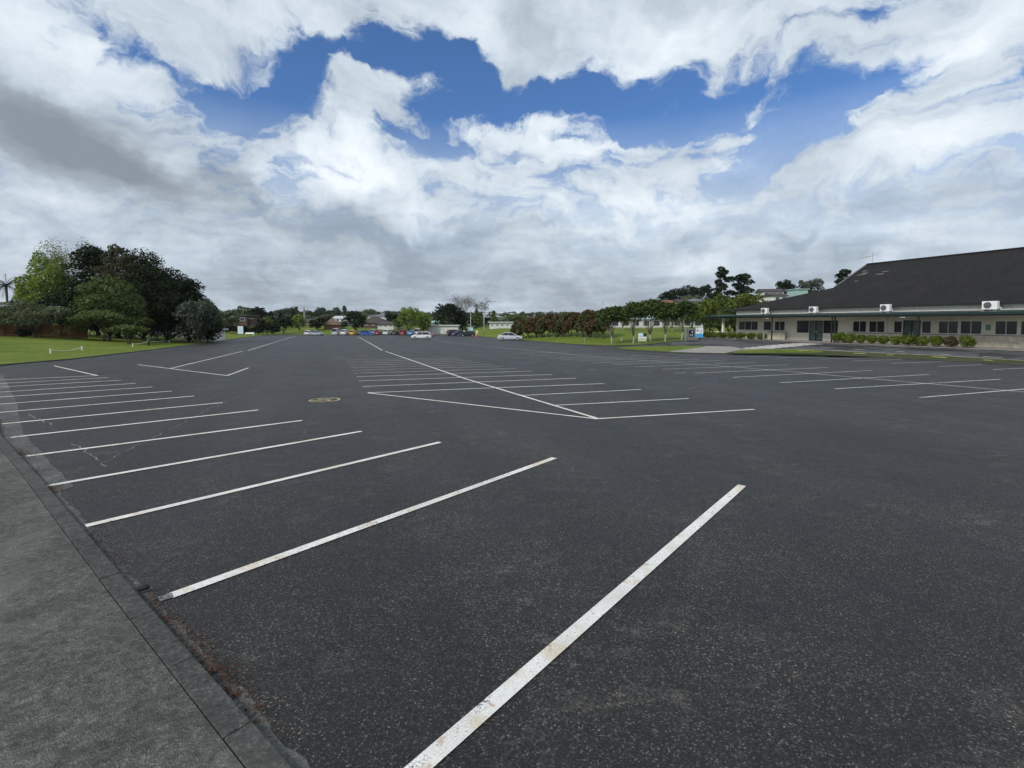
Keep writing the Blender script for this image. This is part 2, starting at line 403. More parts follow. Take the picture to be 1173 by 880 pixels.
# ------------------------------------------------------------------ sheets over the terrain
def sheet(name, poly, dz, material, cell=3.0, thick=0.0, parent=None):
    bm = bmesh.new()
    f = bm.faces.new([bm.verts.new((p[0], p[1], 0)) for p in poly])
    xs = [p[0] for p in poly]; ys = [p[1] for p in poly]
    bmesh.ops.triangulate(bm, faces=bm.faces[:])
    for ax, lo, hi in ((0, min(xs), max(xs)), (1, min(ys), max(ys))):
        k = lo+cell
        while k < hi:
            co = (k,0,0) if ax == 0 else (0,k,0); no = (1,0,0) if ax == 0 else (0,1,0)
            bmesh.ops.bisect_plane(bm, geom=bm.verts[:]+bm.edges[:]+bm.faces[:], plane_co=co, plane_no=no, dist=1e-5)
            k += cell
    for v in bm.verts: v.co.z = float(T(v.co.x, v.co.y))+dz
    bmesh.ops.recalc_face_normals(bm, faces=bm.faces[:])
    if sum(f.normal.z for f in bm.faces) < 0: bmesh.ops.reverse_faces(bm, faces=bm.faces[:])
    if thick:
        ge = bmesh.ops.extrude_face_region(bm, geom=bm.faces[:])
        for v in [g for g in ge['geom'] if isinstance(g, bmesh.types.BMVert)]: v.co.z -= 0
        top = [g for g in ge['geom'] if isinstance(g, bmesh.types.BMVert)]
        tops = set(top)
        for v in bm.verts:
            if v not in tops: v.co.z -= thick
        bmesh.ops.recalc_face_normals(bm, faces=bm.faces[:])
    me = bpy.data.meshes.new(name); bm.to_mesh(me); bm.free(); me.materials.append(material)
    o = bpy.data.objects.new(name, me); col.objects.link(o)
    if parent: o.parent = parent
    return tag(o, kind='structure')
def px_poly(pts, dz=0): return [hit(x, y, dz)[:2] for x, y in pts]
# base ground to the horizon
def ground_mesh():
    xs = np.concatenate([np.arange(-1600,-200,50), np.arange(-200,-110,8), np.arange(-110,110,2), np.arange(110,200,8), np.arange(200,1650,50)])
    ys = np.concatenate([np.arange(-400,-20,40), np.arange(-20,200,2), np.arange(200,420,6), np.arange(420,1000,20), np.arange(1000,1500,60)])
    X, Y = np.meshgrid(xs, ys); Z = T(X, Y)-.13
    rg = np.random.default_rng(3)
    V = np.stack([X, Y, Z], -1).reshape(-1,3); nx, ny = len(xs), len(ys)
    i = np.arange((ny-1)*(nx-1)); r, c = i//(nx-1), i % (nx-1); a = r*nx+c
    F_ = np.stack([a, a+1, a+nx+1, a+nx], -1)
    me = bpy.data.meshes.new('ground'); me.from_pydata(V.tolist(), [], F_.tolist()); me.materials.append(M['hillgrass'])
    me.polygons.foreach_set('use_smooth', [True]*len(me.polygons))
    o = bpy.data.objects.new('ground', me); col.objects.link(o); tag(o, kind='structure')
ground_mesh()
k0 = hit(336, 880, .055); k1 = hit(150, 670, .055); k2 = hit(40, 540, .055); k3 = hit(0, 498, .055)
kd = (k2-k0).normalized()
kerb_road = [k0-kd*25, k0, k1, k2, k3, Vector((-31.8, 29.5, 0))]
left_edge = [Vector((x, y, 0)) for x, y in LEFT[2:9]]
left_edge[-1] = Vector((-89.5, 179, 0))
far_pts = [hit(505, 383.6)]
right_px = [(547,385.3),(573,388),(595,389.7),(620,392.1),(645,394.0),(672,395.9),(703,396.6),(722,396.2),(750,394.2),(782,390.9)]
right_edge = [hit(x, y) for x, y in right_px]
def fr(s, n): return Vector((ES[0]*s+EB[0]*n, ES[1]*s+EB[1]*n, 0))
rk = [fr(56, 52.6), fr(20, 52.6), fr(-35, 52.6)]
asph = kerb_road+left_edge+far_pts+right_edge+rk+[Vector((75,-45,0)), Vector((20,-45,0))]
sheet('car_park_asphalt', [p[:2] for p in asph], 0.0, M['asphalt'], 4.0)
road_poly = [right_edge[-3], right_edge[-2], right_edge[-1]]+rk[:3]+[fr(-35, 43.4), fr(30, 43.4), hit(909,401.2), hit(850,399.5), hit(809,397.0), hit(768,396.4), hit(722,397.4)]
sheet('side_road', [p[:2] for p in road_poly], 0.004, M['road'], 4.0)
# near footpath, kerb and gutter
def offset_line(pts, d):
    out = []
    for i, p in enumerate(pts):
        a = pts[max(i-1,0)]; b = pts[min(i+1,len(pts)-1)]; t = Vector((b[0]-a[0], b[1]-a[1], 0)).normalized()
        nrm = Vector((-t.y, t.x, 0)); out.append(Vector((p[0], p[1], 0))+nrm*d)
    return out
def strip(name, pts, d0, d1, z0, z1, material, seg=None, gap=.012, kind='structure', jitter=0, seed=1, bevel=0):
    """solid strip between offsets d0,d1 of a polyline, bottom z0 top z1 over terrain; cut in blocks of length seg"""
    rng = random.Random(seed); P = [Vector((p[0], p[1], 0)) for p in pts]; dense = [P[0]]
    L = seg if seg else 3.0
    acc = []
    cum = [0]
    for a, b in zip(P, P[1:]): cum.append(cum[-1]+(b-a).length)
    def pt(s):
        s = min(max(s, 0), cum[-1]-1e-6)
        for i in range(len(P)-1):
            if s <= cum[i+1]: 
                t = (P[i+1]-P[i]).normalized(); return P[i]+t*(s-cum[i]), Vector((-t.y, t.x, 0))
        t = (P[-1]-P[-2]).normalized(); return P[-1], Vector((-t.y, t.x, 0))
    mb = MB(); s = 0
    bevels = bevel
    while s < cum[-1]-1e-3:
        e = min(s+L*(1+rng.uniform(-.1,.1) if seg else 1), cum[-1])
        jz = rng.uniform(-1,1)*jitter; jd = rng.uniform(-1,1)*jitter
        g = gap if seg else 0
        q = []
        for ss in (s+g/2, e-g/2):
            p, nn = pt(ss)
            for dd in (d0+jd, d1+jd):
                w = p+nn*dd; z = float(T(w.x, w.y)); q.append((w.x, w.y, z))
        (a, b, c, d) = q
        zt = z1+jz; c_ = bevels
        vs = [(a[0],a[1],a[2]+z0),(b[0],b[1],b[2]+z0),(d[0],d[1],d[2]+z0),(c[0],c[1],c[2]+z0),
              (a[0],a[1],a[2]+zt),(b[0],b[1],b[2]+zt),(d[0],d[1],d[2]+zt),(c[0],c[1],c[2]+zt)]
        mb.add(vs, [(0,1,2,3),(4,7,6,5),(0,4,5,1),(1,5,6,2),(2,6,7,3),(3,7,4,0)])
        s = e
    o = mb.build(name, material, bevel=.008 if seg else 0); tag(o, kind=kind); return o
# kerb_road runs from behind the camera to the far left corner; its left side (positive offset) is the footpath
strip('kerb', kerb_road, 0.0, .155, -.1, .055, M['kerb'], .92, .006, jitter=.0025)
path_in = offset_line(kerb_road, .163); path_out = offset_line(kerb_road, 5.0)
sheet('footpath', [p[:2] for p in path_in]+[p[:2] for p in path_out[::-1]], .052, M['path'], 2.0)
strip('kerb_joint_dirt', kerb_road, .15, .175, -.1, .03, simple('joint_soil', (.02, .018, .014), .95))
gpx = [(77,553.5),(52,525),(28,495),(12,476),(0,464.5),(-20,447)]
gin = [hit(x, y) for x, y in gpx]
gk = [hit(x, y, 0) for x, y in [(-25,474),(0,503),(22,527),(50,557),(80,590)]]
def kline(d, s0, s1, n=6):
    P = offset_line(kerb_road, d); cum = [0]
    for a, b in zip(P, P[1:]): cum.append(cum[-1]+(b-a).length)
    out = []
    for k in range(n+1):
        s = s0+(s1-s0)*k/n
        for i in range(len(P)-1):
            if s <= cum[i+1]:
                out.append(P[i]+(P[i+1]-P[i]).normalized()*(s-cum[i])); break
    return out
s_near = 25+(gin[0]-k0).length-.1
# worn edge strip along the kerb: ragged polygon
rngp = random.Random(8)
NG = 420
inn = kline(-.005, 25-2, 25+34, NG)
wob = 0.0
outer = []
for i, p in enumerate(kline(0, 25-2, 25+34, NG)):
    s = -2+36*i/NG; wob = wob*.8+rngp.uniform(-1,1)*.03
    w = (.05+abs(wob)*.9 if s < 7.2 else min(.5, .24+.02*(s-7.2))+wob*.35)+.02*rngp.random()
    t = kd; outer.append(Vector((p.x, p.y, 0))+Vector((kd.y, -kd.x, 0))*w)
sheet('gutter_edge', [p[:2] for p in inn]+[p[:2] for p in outer[::-1]], .004, M['gutter'], 1.5)
# left lawn + kerb, right and far lawn
ll = [p[:2] for p in offset_line(left_edge, .14)]
sheet('lawn', [(-31.9,30.0)]+list(ll)+[(-120,182),(-170,182),(-170,20),(-60,12),(-40,16)], .07, M['lawn'], 3.0)
strip('lawn_edge_kerb', left_edge, 0, .16, -.1, .1, M['kerb'])
strip('lawn_edge_channel', left_edge, -.45, -.003, -.1, .006, M['gutter'])
wl = [Vector((-89.5,179.2,0))]+far_pts+right_edge
lp = [(p[0], p[1]) for p in wl]
sheet('field', lp+[fr(56,53)[:2], fr(-35,53)[:2], fr(-35,110)[:2], (150,200), (140,270), (-220,270), (-220,182.5)], .05, M['lawn'], 4.0)
strip('field_kerb', wl[1:], 0.003, .15, -.1, .1, M['kerb'])
strip('verge_kerb', [fr(56,52.6), fr(20,52.6), fr(-35,52.6)], .003, .15, -.1, .12, M['gutter'])
sheet('verandah_paving', [fr(60,52.78)[:2], fr(60,58.0)[:2], fr(-35,58.0)[:2], fr(-35,52.78)[:2]], .1, M['paving'], 3.0)
# traffic island
isl_front = [(702,400.3),(712,401.6),(734,402.8),(765,404.6),(785,405.3),(833,406.4),(880,406.3),(927,406.2),(966,408.4),(1000,410.3),(1040,412.3),(1088,414.8),(1173,419.8),(1240,424)]
isl_back = [(1240,419),(1173,415.2),(1088,409.4),(1040,407.4),(1000,405.6),(977.7,404.4),(941,402.4),(909,401.2),(875,400.6),(848,400.2),(838,398.4),(809,397.6),(768,396.8),(722,398.0),(703,399.4)]
IF = [hit(x, y) for x, y in isl_front]; IB = [hit(x, y) for x, y in isl_back]
strip('island_kerb', IF, -.003, .16, -.1, .12, M['kerb'])
sheet('island_grass', [p[:2] for p in offset_line(IF, .15)]+[p[:2] for p in IB], .1, M['verge'], 2.0, .1)
gi = [hit(x, y)[:2] for x, y in [(706,399.6),(722,398.1),(768,396.9),(809,397.6),(790,400.5),(766,404.0),(734,402.3),(714,401.2)]]
sheet('island_grass', gi, .106, M['lawn'], 2.0)
gi = [hit(x, y)[:2] for x, y in [(838,404.4),(850,402.2),(880,400.9),(909,401.5),(930,402.4),(945,404),(935,405.3),(880,405.5),(840,405.5)]]
sheet('island_grass', gi, .107, M['lawn'], 2.0)
cpx = [(765,404.3),(785,405.1),(830,406.0),(836,404.6),(849,402.2),(880,401.0),(875,400.5),(848,400.1),(838,398.3),(809,397.5),(790,400.6)]
sheet('island_slab', [hit(x, y)[:2] for x, y in cpx], .112, M['slab'], 2.0)
strip('island_inner_kerb', IB[:8], -.22, -.003, -.1, .125, M['kerb_pale'])
# ------------------------------------------------------------------ painted markings
def mark(mb, a, b, w, dz=.008, ragged=0):
    a = Vector((a[0], a[1], 0)); b = Vector((b[0], b[1], 0)); d = b-a; L = d.length; d.normalize(); nn = Vector((-d.y, d.x, 0))
    k = max(1, int(L/1.0)); o = len(mb.v)
    for i in range(k+1):
        p = a+d*L*i/k; ww = w*(1+random.uniform(-1,1)*.035)
        for sg in (-.5, .5):
            q = p+nn*ww*sg; mb.v.append((q.x, q.y, float(T(q.x, q.y))+dz))
    for i in range(k):
        mb.f.append((o+2*i, o+2*i+2, o+2*i+3, o+2*i+1)); mb.m.append(mb.mi)
random.seed(5)
row1 = [((452,905),(850,556.5)),((196,683),(635,525)),((98,603),(504,507)),((54,557),(414,494.5)),((30,523),(346,482)),((12,501.5),(296,470)),((2,486),(255,461.5)),
 ((-8,473.5),(222.5,454)),((-22,465),(197,448.3)),((-34,457.4),(175,443.5)),((-40,452),(155.5,439.4)),((-45,446),(139.4,435.8)),((-45,442),(124,432.7)),((-45,437.4),(111.5,430.5))]
mb = MB()
for i, (a, b) in enumerate(row1): mark(mb, hit(*a), hit(*b), .12)
mark(mb, hit(62,419.3), hit(112,430.6), .1)
tag(mb.build('road_marking', M['paint']), 'long white bay lines beside the footpath kerb', kind='structure')
mb = MB(); mark(mb, hit(182,687.5), hit(198,682.2), .1, .0085); 
for i, (a, b) in enumerate(row1[3:9]):
    A = hit(*a); B = hit(*b); d = (A-B).normalized(); mark(mb, A, A+d*.45, .1, .0085)
tag(mb.build('road_marking', M['paint_faint']), 'faded ends of the white bay lines on the gutter', kind='structure')
mb = MB()
mark(mb, hit(421.6,450.4), hit(685,480.3), .10); mark(mb, hit(680,480.3), hit(864,469.3), .10)
mark(mb, hit(685,480), hit(530,433.2), .11, .0095); mark(mb, hit(530,433.2), hit(441.4,402.6), .12, .0095); mark(mb, hit(438,401.5), hit(410.5,386), .12)
mark(mb, hit(636.5,464.6), hit(789,456.8), .09); mark(mb, hit(598,453.3), hit(734.5,446.5), .09)
pairs = [((421.6,450.2),(692.3,439.6)),((415.5,443),(660,433.5)),((411,436.6),(632.5,429.2)),((408,431.7),(609.5,425.3))]
for a, b in pairs: mark(mb, hit(*a), hit(*b), .105)
tag(mb.build('road_marking', M['paint']), 'white spine and near bay lines of the middle bays', kind='structure')
mb = MB()
for a, b in [((405,427.8),(592,422.3)),((403,424.5),(576,419.5)),((401,421.6),(564,417.5)),((399.5,418.7),(551,415.4)),((398.5,416.5),(541,413.3)),((397.5,414.5),(532,411.5)),((397,412.5),(524,410))]:
    mark(mb, hit(*a), hit(*b), .105)
tag(mb.build('road_marking', M['paint_far']), 'worn white bay lines further along the middle bays', kind='structure')
mb = MB()
mark(mb, hit(157.5,417.8), hit(260.5,430.6), .1); mark(mb, hit(260.5,430.4), hit(284.5,421.6), .1)
mark(mb, hit(195,422.4), hit(278,402.6), .11, .0095); mark(mb, hit(284,401.7), hit(338,385.1), .12)
tag(mb.build('road_marking', M['paint']), 'white outline and spine of the bays near the lawn', kind='structure')
mb = MB()
for (a, b) in [((206,422.3),(266,422.2)),((211,419.7),(291,419.3)),((150,415.4),(202,416.2)),((222,416.8),(294,416.7)),((163,413.6),(210,414.0)),((232,414.4),(297,414.5)),((168,412),(225,412.4)),((240,412.2),(303,412.4)),((182,410.3),(240,410.7)),((250,410.3),(312,410.6)),((262,408.6),(318,409))]:
    mark(mb, hit(*a), hit(*b), .09)
tag(mb.build('road_marking', M['paint_faint']), 'faded bay lines beside the lawn', kind='structure')
mb = MB()
spine = [(495,389),(530,394.3),(610,401.9),(690,409.5),(850,421.3),(1000,434.4),(1155,447.7),(1230,454.5)]
for a, b in zip(spine, spine[1:]): mark(mb, hit(*a), hit(*b), .11, .0095)
for a, b in [((1053,455.8),(1240,440.5)),((956.7,445.6),(1146,434.7)),((893.9,438.6),(1064.5,429.2)),((839.4,432.5),(999.4,424.6)),((795,427.7),(947.5,421.2)),((773,427.7),(786.5,427.4)),
 ((758.9,423.2),(902.3,418)),((728,420.5),(865.4,415.3)),((702,417.7),(831.9,412.8)),((680,415.8),(803,411.2)),((661,413.6),(778.7,409.6)),((643,412.2),(758,408.4)),((628.5,410.5),(740,407)),((606,407.6),(718,404.8)),((590,405.5),(652,403.4)),
 ((937.8,411.5),(1029,408.9)),((977,413.7),(1040,411.6)),((1022,416.4),(1080,414.4)),((1075.5,420),(1140,417.2)),((1137.6,423.6),(1200,420.6)),((857.4,408.8),(905,407.2)),((889.3,409.9),(960,408.6))]:
    mark(mb, hit(*a), hit(*b), .105)
tag(mb.build('road_marking', M['paint_far']), 'white bay lines and spine in front of the island', kind='structure')
# far dashes
mb = MB()
for a, b in [((530,392.0),(553,392.8)),((470,391.2),(492,391.0)),((560,395.8),(580,397.2)),((640,404),(652,405)),((120,412),(110,411.5))]: mark(mb, hit(*a), hit(*b), .14)
tag(mb.build('road_marking', M['paint_faint']), 'faint dashes on the far asphalt', kind='structure')
# road centre dashes, crossing bars, yellow kerb dashes
mb = MB()
for a, b in [((941,398.4),(955,398.9)),((977,400.4),(991,401)),((1027,402.9),(1036,403.3)),((1068,405.4),(1089,406.3)),((1126,408.7),(1149,409.8)),((903,397),(915,397.2)),((770,393.4),(790,392.9))]: mark(mb, hit(*a), hit(*b), .12, .014)
tag(mb.build('road_marking', M['paint']), 'white centre dashes of the road past the building', kind='structure')
mb = MB()
ca = hit(866, 399.3); cb = hit(928, 393.9)
for k in range(9):
    c = ca.lerp(cb, k/8); e = Vector((ES[0], ES[1], 0))
    mark(mb, c-e*1.5, c+e*1.5, .5, .014)
tag(mb.build('road_marking', M['paint']), 'white bars of the pedestrian crossing', kind='structure')
mb = MB()
for a, b in [((915,401.4),(927,401.6)),((978,404.6),(991,405.3)),((1016,406.6),(1024,406.8)),((1067,408.7),(1084,409.5)),((1127,412.4),(1137,413.0))]: mark(mb, hit(a[0],a[1],.13), hit(b[0],b[1],.13), .32, .131)
tag(mb.build('road_marking', M['paint_y2']), 'yellow dashes on the island kerb', kind='structure')
# yellow speed roundel
pc = hit(371.8, 458.4); mb = MB(); nseg = 40
for r0, r1 in ((.42, .5),):
    for k in range(nseg):
        a0 = 2*math.pi*k/nseg; a1 = 2*math.pi*(k+1)/nseg; q = []
        for r, a in ((r0,a0),(r1,a0),(r1,a1),(r0,a1)):
            x = pc.x+r*math.cos(a); y = pc.y+r*math.sin(a)*1.05; q.append((x, y, float(T(x,y))+.008))
        mb.add(q, [(0,1,2,3)])
five = [[(.16,.3),(-.16,.3)],[(-.16,.3),(-.16,.03)],[(-.16,.03),(.08,.06)],[(.08,.06),(.18,-.08)],[(.18,-.08),(.12,-.25)],[(.12,-.25),(-.16,-.28)]]
five = [[(.1,.3),(-.18,.28)],[(-.18,.28),(-.2,.02)],[(-.2,.02),(.06,.06)],[(.06,.06),(.2,-.08)],[(.2,-.08),(.1,-.27)],[(.1,-.27),(-.22,-.27)]]
ang = R(-14)
for i, (a, b) in enumerate(five):
    A = Vector((pc.x+a[0]*math.cos(ang)*1.4-a[1]*math.sin(ang), pc.y+a[1]*math.cos(ang)+a[0]*1.4*math.sin(ang), 0)); B = Vector((pc.x+b[0]*1.4*math.cos(ang)-b[1]*math.sin(ang), pc.y+b[1]*math.cos(ang)+b[0]*1.4*math.sin(ang), 0))
    mark(mb, A, B, .1, .0082+.0006*i)
tag(mb.build('road_marking', M['paint_y']), 'yellow ringed number painted on the asphalt', kind='structure')
# cracks (sealed / silted)
mb = MB()
def crack(pts, w=.02, jit=.06):
    P = []
    for a, b in zip(pts, pts[1:]):
        A = hit(*a); B = hit(*b); n = max(2, int((B-A).length/.15))
        for i in range(n): P.append(A.lerp(B, i/n)+Vector((random.uniform(-jit,jit)*.6, random.uniform(-jit,jit)*.6, 0)))
    for a, b in zip(P, P[1:]):
        if random.random() < .86: mark(mb, a, b, w*random.uniform(.5,1.5), .0055)
crack([(82,507),(100,519),(120,532),(128,537)], .025); crack([(120,530),(150,514),(210,485),(240,468),(300,445)], .02)
crack([(30,474),(62,488)], .03)
tag(mb.build('crack', simple('silted_crack', (.17, .16, .14), .9)), 'pale silted cracks in the asphalt', kind='structure')
mb = MB(); crack([(462,444),(480,462),(508,477.5)], .03); crack([(345,505),(362,470),(372,452),(378,430)], .02); crack([(740,545),(790,572)], .015)
crack([(52,490),(75,497),(100,500)], .02); crack([(700,450),(640,440)], .02)
tag(mb.build('crack', simple('tar_crack', (.09, .09, .09), .8)), 'thin cracks across the asphalt', kind='structure')
# litter of dead leaves and grit along the kerb, and loose chips
rng = np.random.default_rng(11)
pts = []; 
for (x, y, sx, n) in [(262,775,.2,170),(243,748,.16,90),(285,797,.12,70),(190,705,.14,60),(172,690,.1,40),(205,722,.12,60),(60,560,.12,160),(18,522,.3,260),(-5,490,.3,120),(105,615,.15,40),(128,642,.15,40),(8,503,.3,80)]:
    c = hit(x, y); 
    for k in range(n):
        al = rng.normal()*sx*1.6; ac = abs(rng.normal())*.05+.01
        p = Vector((c.x, c.y, 0))
        # project on kerb line
        t = (p-Vector((k0.x,k0.y,0))).dot(Vector((kd.x,kd.y,0))); b = Vector((k0.x,k0.y,0))+Vector((kd.x,kd.y,0)).normalized()*t
        off = (p-b).length if n else 0
        q = b+Vector((kd.x,kd.y,0))*al+Vector((kd.y,-kd.x,0)).normalized()*ac*(1+sx*3)
        pts.append((q.x, q.y, float(T(q.x,q.y))+.012+rng.random()*.01))
P = np.array(pts); N = np.tile([0,0,1.], (len(P),1))
q = leaves(rng, P, N*2.5, .02)
tag(quads_mesh('leaf_litter', q, leaf_mat('dead_brown_leaves', (.03,.018,.012), (.085,.04,.022), (.17,.12,.08), 40, .05)), 'brown dead leaves gathered against the kerb', 'leaf litter', kind='stuff')
mb = MB()
for k in range(900):
    if k < 500: x = random.uniform(120, 330); s = random.uniform(-1, 7); w = abs(random.gauss(0,.09))+.02; b = Vector((k0.x,k0.y,0))+kd*s; q = Vector((b.x,b.y,0))+Vector((kd.y,-kd.x,0)).normalized()*w
    else: Yq = random.uniform(2.2, 9); q = Vector((random.uniform(-.9,1.0)*Yq, Yq, 0))
    if k >= 500 and (q-Vector((k0.x,k0.y,0))).dot(Vector((kd.y,-kd.x,0))) < .1: continue
    r = random.uniform(.0025,.007); z = float(T(q.x,q.y))
    vs = [(q.x+math.cos(a)*r*random.uniform(.7,1.3), q.y+math.sin(a)*r*random.uniform(.7,1.3), z+.004) for a in (0,1.6,3.1,4.7)]+[(q.x,q.y,z+.004+r)]
    mb.add(vs, [(0,1,4),(1,2,4),(2,3,4),(3,0,4)])
tag(mb.build('grit', simple('grit_stone', (.2,.19,.17), .9, var=.6, scale=40)), 'loose grit and chips on the asphalt and along the kerb', 'grit', kind='stuff')
c = hit(163, 678, 0.02)
mb = MB(); mb.tube([c+Vector((-.05,-.01,.03)), c+Vector((-.03,0,.035)), c+Vector((.03,.01,.04)), c+Vector((.06,.015,.03))], [.01,.03,.028,.008], 7)
tag(mb.build('stone', M['rubber'], smooth=True), 'small dark stone lying against the footpath kerb', 'stone')
# ------------------------------------------------------------------ trees
def tree(name, base, H, W, leafm, barkm, label, cat='tree', group=None, seed=0, form='round', n=4000, size=.3, trunk=.3, tr=None, nclump=14, parts=True, depth=None, stems=1, bare=.0, droop=0):
    rng = np.random.default_rng(seed); rd = random.Random(seed)
    root = empty(name, base, 0, label, cat, group)
    tr = tr or max(.08, H*.022); D = depth or W*.9
    cl = []
    zb = H*trunk; ch = H-zb
    if form == 'round':
        cl.append(((0,0,zb+ch*.5), (W*.3, D*.3, ch*.36)))
        for i in range(nclump):
            a = 2*math.pi*(i+rd.random()*.6)/nclump*2.4; ph = rd.uniform(-.75, 1); r = math.sqrt(max(0, 1-ph*ph*.85))
            k = rd.uniform(.2,.32); rr = W*.5-W*k*.62
            cl.append(((math.cos(a)*rr*r, math.sin(a)*(D*.5-D*k*.62)*r, zb+ch*.5+ph*(ch*.5-ch*k*.5)), (W*k*.62, D*k*.62, ch*k*.62)))
    elif form == 'dome':
        for i in range(nclump):
            a = rd.uniform(0, 2*math.pi); q = math.sqrt(rd.random()); x = math.cos(a)*q; y = math.sin(a)*q
            zt = math.sqrt(max(0.0, 1-q*q)); k = rd.uniform(.13,.22)
            z = zb+(ch-ch*k*.6)*zt*rd.uniform(.45,1)
            cl.append(((x*W*(.5-k*.5), y*D*(.5-k*.5), z), (W*k*1.0, D*k*1.0, ch*k*.8)))
    elif form == 'conifer':
        for i in range(nclump):
            t = i/(nclump-1); a = i*2.4; r = (1-t)**.8*W*.5*.62
            cl.append(((math.cos(a)*r*.6, math.sin(a)*r*.6, zb+ch*(.06+.9*t)), (max(W*.07, r*.85), max(W*.07, r*.85), ch*.11)))
    elif form == 'layer':
        for i in range(nclump):
            t = (i+.5)/nclump; a = i*2.4+rd.random(); env = math.sin(math.pi*min(1, .25+t*.75))**.7 if t > .1 else .5
            r = W*.5*env*rd.uniform(.35,.75); k = rd.uniform(.14,.24)
            cl.append(((math.cos(a)*r, math.sin(a)*r, zb+ch*(t*.93)), (W*k, W*k, ch*.055+.15)))
    elif form == 'umbrella':
        for i in range(nclump):
            a = i*2.4+rd.random()*.8; q = math.sqrt((i+.5)/nclump)*.8; k = rd.uniform(.15,.24)
            cl.append(((math.cos(a)*q*W*.42, math.sin(a)*q*D*.42, zb+ch*(.75-.45*q*q*rd.uniform(.6,1.4))), (W*k, D*k, ch*rd.uniform(.16,.28))))
    mb = MB()
    if parts:
        fork = zb*rd.uniform(.55,.8) if zb > .4 else H*.15
        for sidx in range(stems):
            ox = (rd.uniform(-1,1)*W*.12 if stems > 1 else 0); oy = rd.uniform(-1,1)*W*.08 if stems > 1 else 0
            if form in ('conifer',):
                mb.tube([(0,0,-.2),(0,0,H*.5),(0,0,H*.95)], [tr,tr*.6,.03], 8)
            else:
                if stems > 1: mb.tube([(ox*.6,oy*.6,-.2),(ox,oy,fork*.5),(ox*1.8,oy*1.8,fork)], [tr,tr*.8,tr*.65], 7)
                else: mb.tube([(0,0,-.2),(0,0,.1),(rd.uniform(-.1,.1)*W*.3,0,fork)], [tr*1.35,tr,tr*.8], 9)
                tgt = [c for c in cl if c[0][2] > fork]; rd.shuffle(tgt)
                for c in tgt[:max(3, 9//stems)]:
                    p0 = Vector((ox*1.8,oy*1.8,fork*rd.uniform(.8,1.0))); p1 = Vector(c[0]); m_ = p0.lerp(p1,.5)+Vector((rd.uniform(-.1,.1)*W,rd.uniform(-.1,.1)*W,ch*.05))
                    rr = tr*rd.uniform(.35,.6)/math.sqrt(stems)
                    mb.tube([p0, m_, p1], [rr, rr*.7, rr*.3], 6)
                    for q in range(3):
                        e = p1+Vector((rd.uniform(-1,1)*c[1][0], rd.uniform(-1,1)*c[1][1], rd.uniform(-.2,1)*c[1][2])); mb.tube([m_.lerp(p1,.6), e], [rr*.4, rr*.12], 4, False)
        mb.build('trunk', barkm, root, smooth=True)
    P = clump_leaves(rng, cl, n, size, .45, droop)
    hi = np.percentile(P[:,2], 99.7); P[:,2] = np.where(P[:,2] > zb, zb+(P[:,2]-zb)*(H-zb)/(hi-zb), P[:,2])
    for ax, ww in ((0, W), (1, D)):
        lo_, hi_ = np.percentile(P[:,ax], 1), np.percentile(P[:,ax], 99); P[:,ax] = (P[:,ax]-(lo_+hi_)/2)*ww/(hi_-lo_)
    quads_mesh('crown', P, leafm, root)
    return root
def tree_px(name, x, ytop, w, Y, leafm, label, ybase=None, **kw):
    if ybase is not None: b = hit(x, ybase); Y = b.y
    else: b = ground(x, Y); 
    if Y > 181 or ybase is None: b.z = float(T(b.x, b.y))
    top = at(x, ytop, b.y); H = max(1.0, top.z-b.z); W = w/F*b.y
    kw.setdefault('barkm', M['bark'])
    px = F/b.y
    size = kw.pop('size', None) or min(.8, max(.13, 2.0/px))
    area = W*H
    n = kw.pop('n', None) or int(min(26000, max(700, area/(size*size)*7)))
    return tree(name, b, H, W, leafm, label=label, size=size, n=n, **kw)
S = [100]
def sd(): S[0] += 1; return S[0]
# left clump
tree_px('deciduous_tree', 55, 290, 50, 88, M['leaf_spring'], 'bright spring-green tree next to the palm at the lawn edge', seed=sd(), trunk=.12, nclump=16, form='round', n=9000, barkm=M['bark_grey'])
tree_px('deciduous_tree', 86, 275, 62, 92, M['leaf_pale'], 'tall pale feathery tree behind the dark evergreens', seed=sd(), trunk=.2, nclump=26, n=5200, size=.2, barkm=M['bark_grey'])
tree_px('evergreen_tree', 112, 283, 62, 84, M['leaf_dark'], 'tall dark evergreen next to the pale feathery tree', seed=sd(), trunk=.08, form='layer', nclump=34)
tree_px('cypress_tree', 135, 281, 36, 80, M['leaf_tan'], 'bronze drooping tree top rising between dark evergreens', seed=sd(), trunk=.45, form='layer', nclump=18, droop=.85, n=3600)
tree_px('cypress_tree', 150, 291, 30, 79, M['leaf_tan'], 'lower bronze drooping tree beside the taller bronze one', seed=sd(), trunk=.45, form='layer', nclump=14, droop=.85, n=2800)
tree_px('evergreen_tree', 164, 289, 84, 82, M['leaf_dark'], 'broad dark evergreen under the bronze tree tops', seed=sd(), trunk=.04, form='dome', nclump=42, n=24000, size=.25)
tree_px('evergreen_tree', 192, 303, 78, 80, M['leaf_dark'], 'dark domed evergreen in the middle of the sloping tree mass', seed=sd(), trunk=.04, form='dome', nclump=42, n=24000, size=.25)
tree_px('evergreen_tree', 216, 322, 60, 79, M['leaf_dark'], 'dark evergreen lower on the sloping tree mass', seed=sd(), trunk=.05, form='dome', nclump=36, n=24000, size=.25)
tree_px('broadleaf_tree', 228, 343, 42, 74, M['leaf_grey'], 'grey-green rounded tree at the low end of the tree mass', seed=sd(), trunk=.14, form='round', nclump=22)
tree_px('broadleaf_tree', 238, 350, 30, 84, M['leaf_mid'], 'small green tree beside the white shed wall', seed=sd(), trunk=.12, form='round', nclump=16)
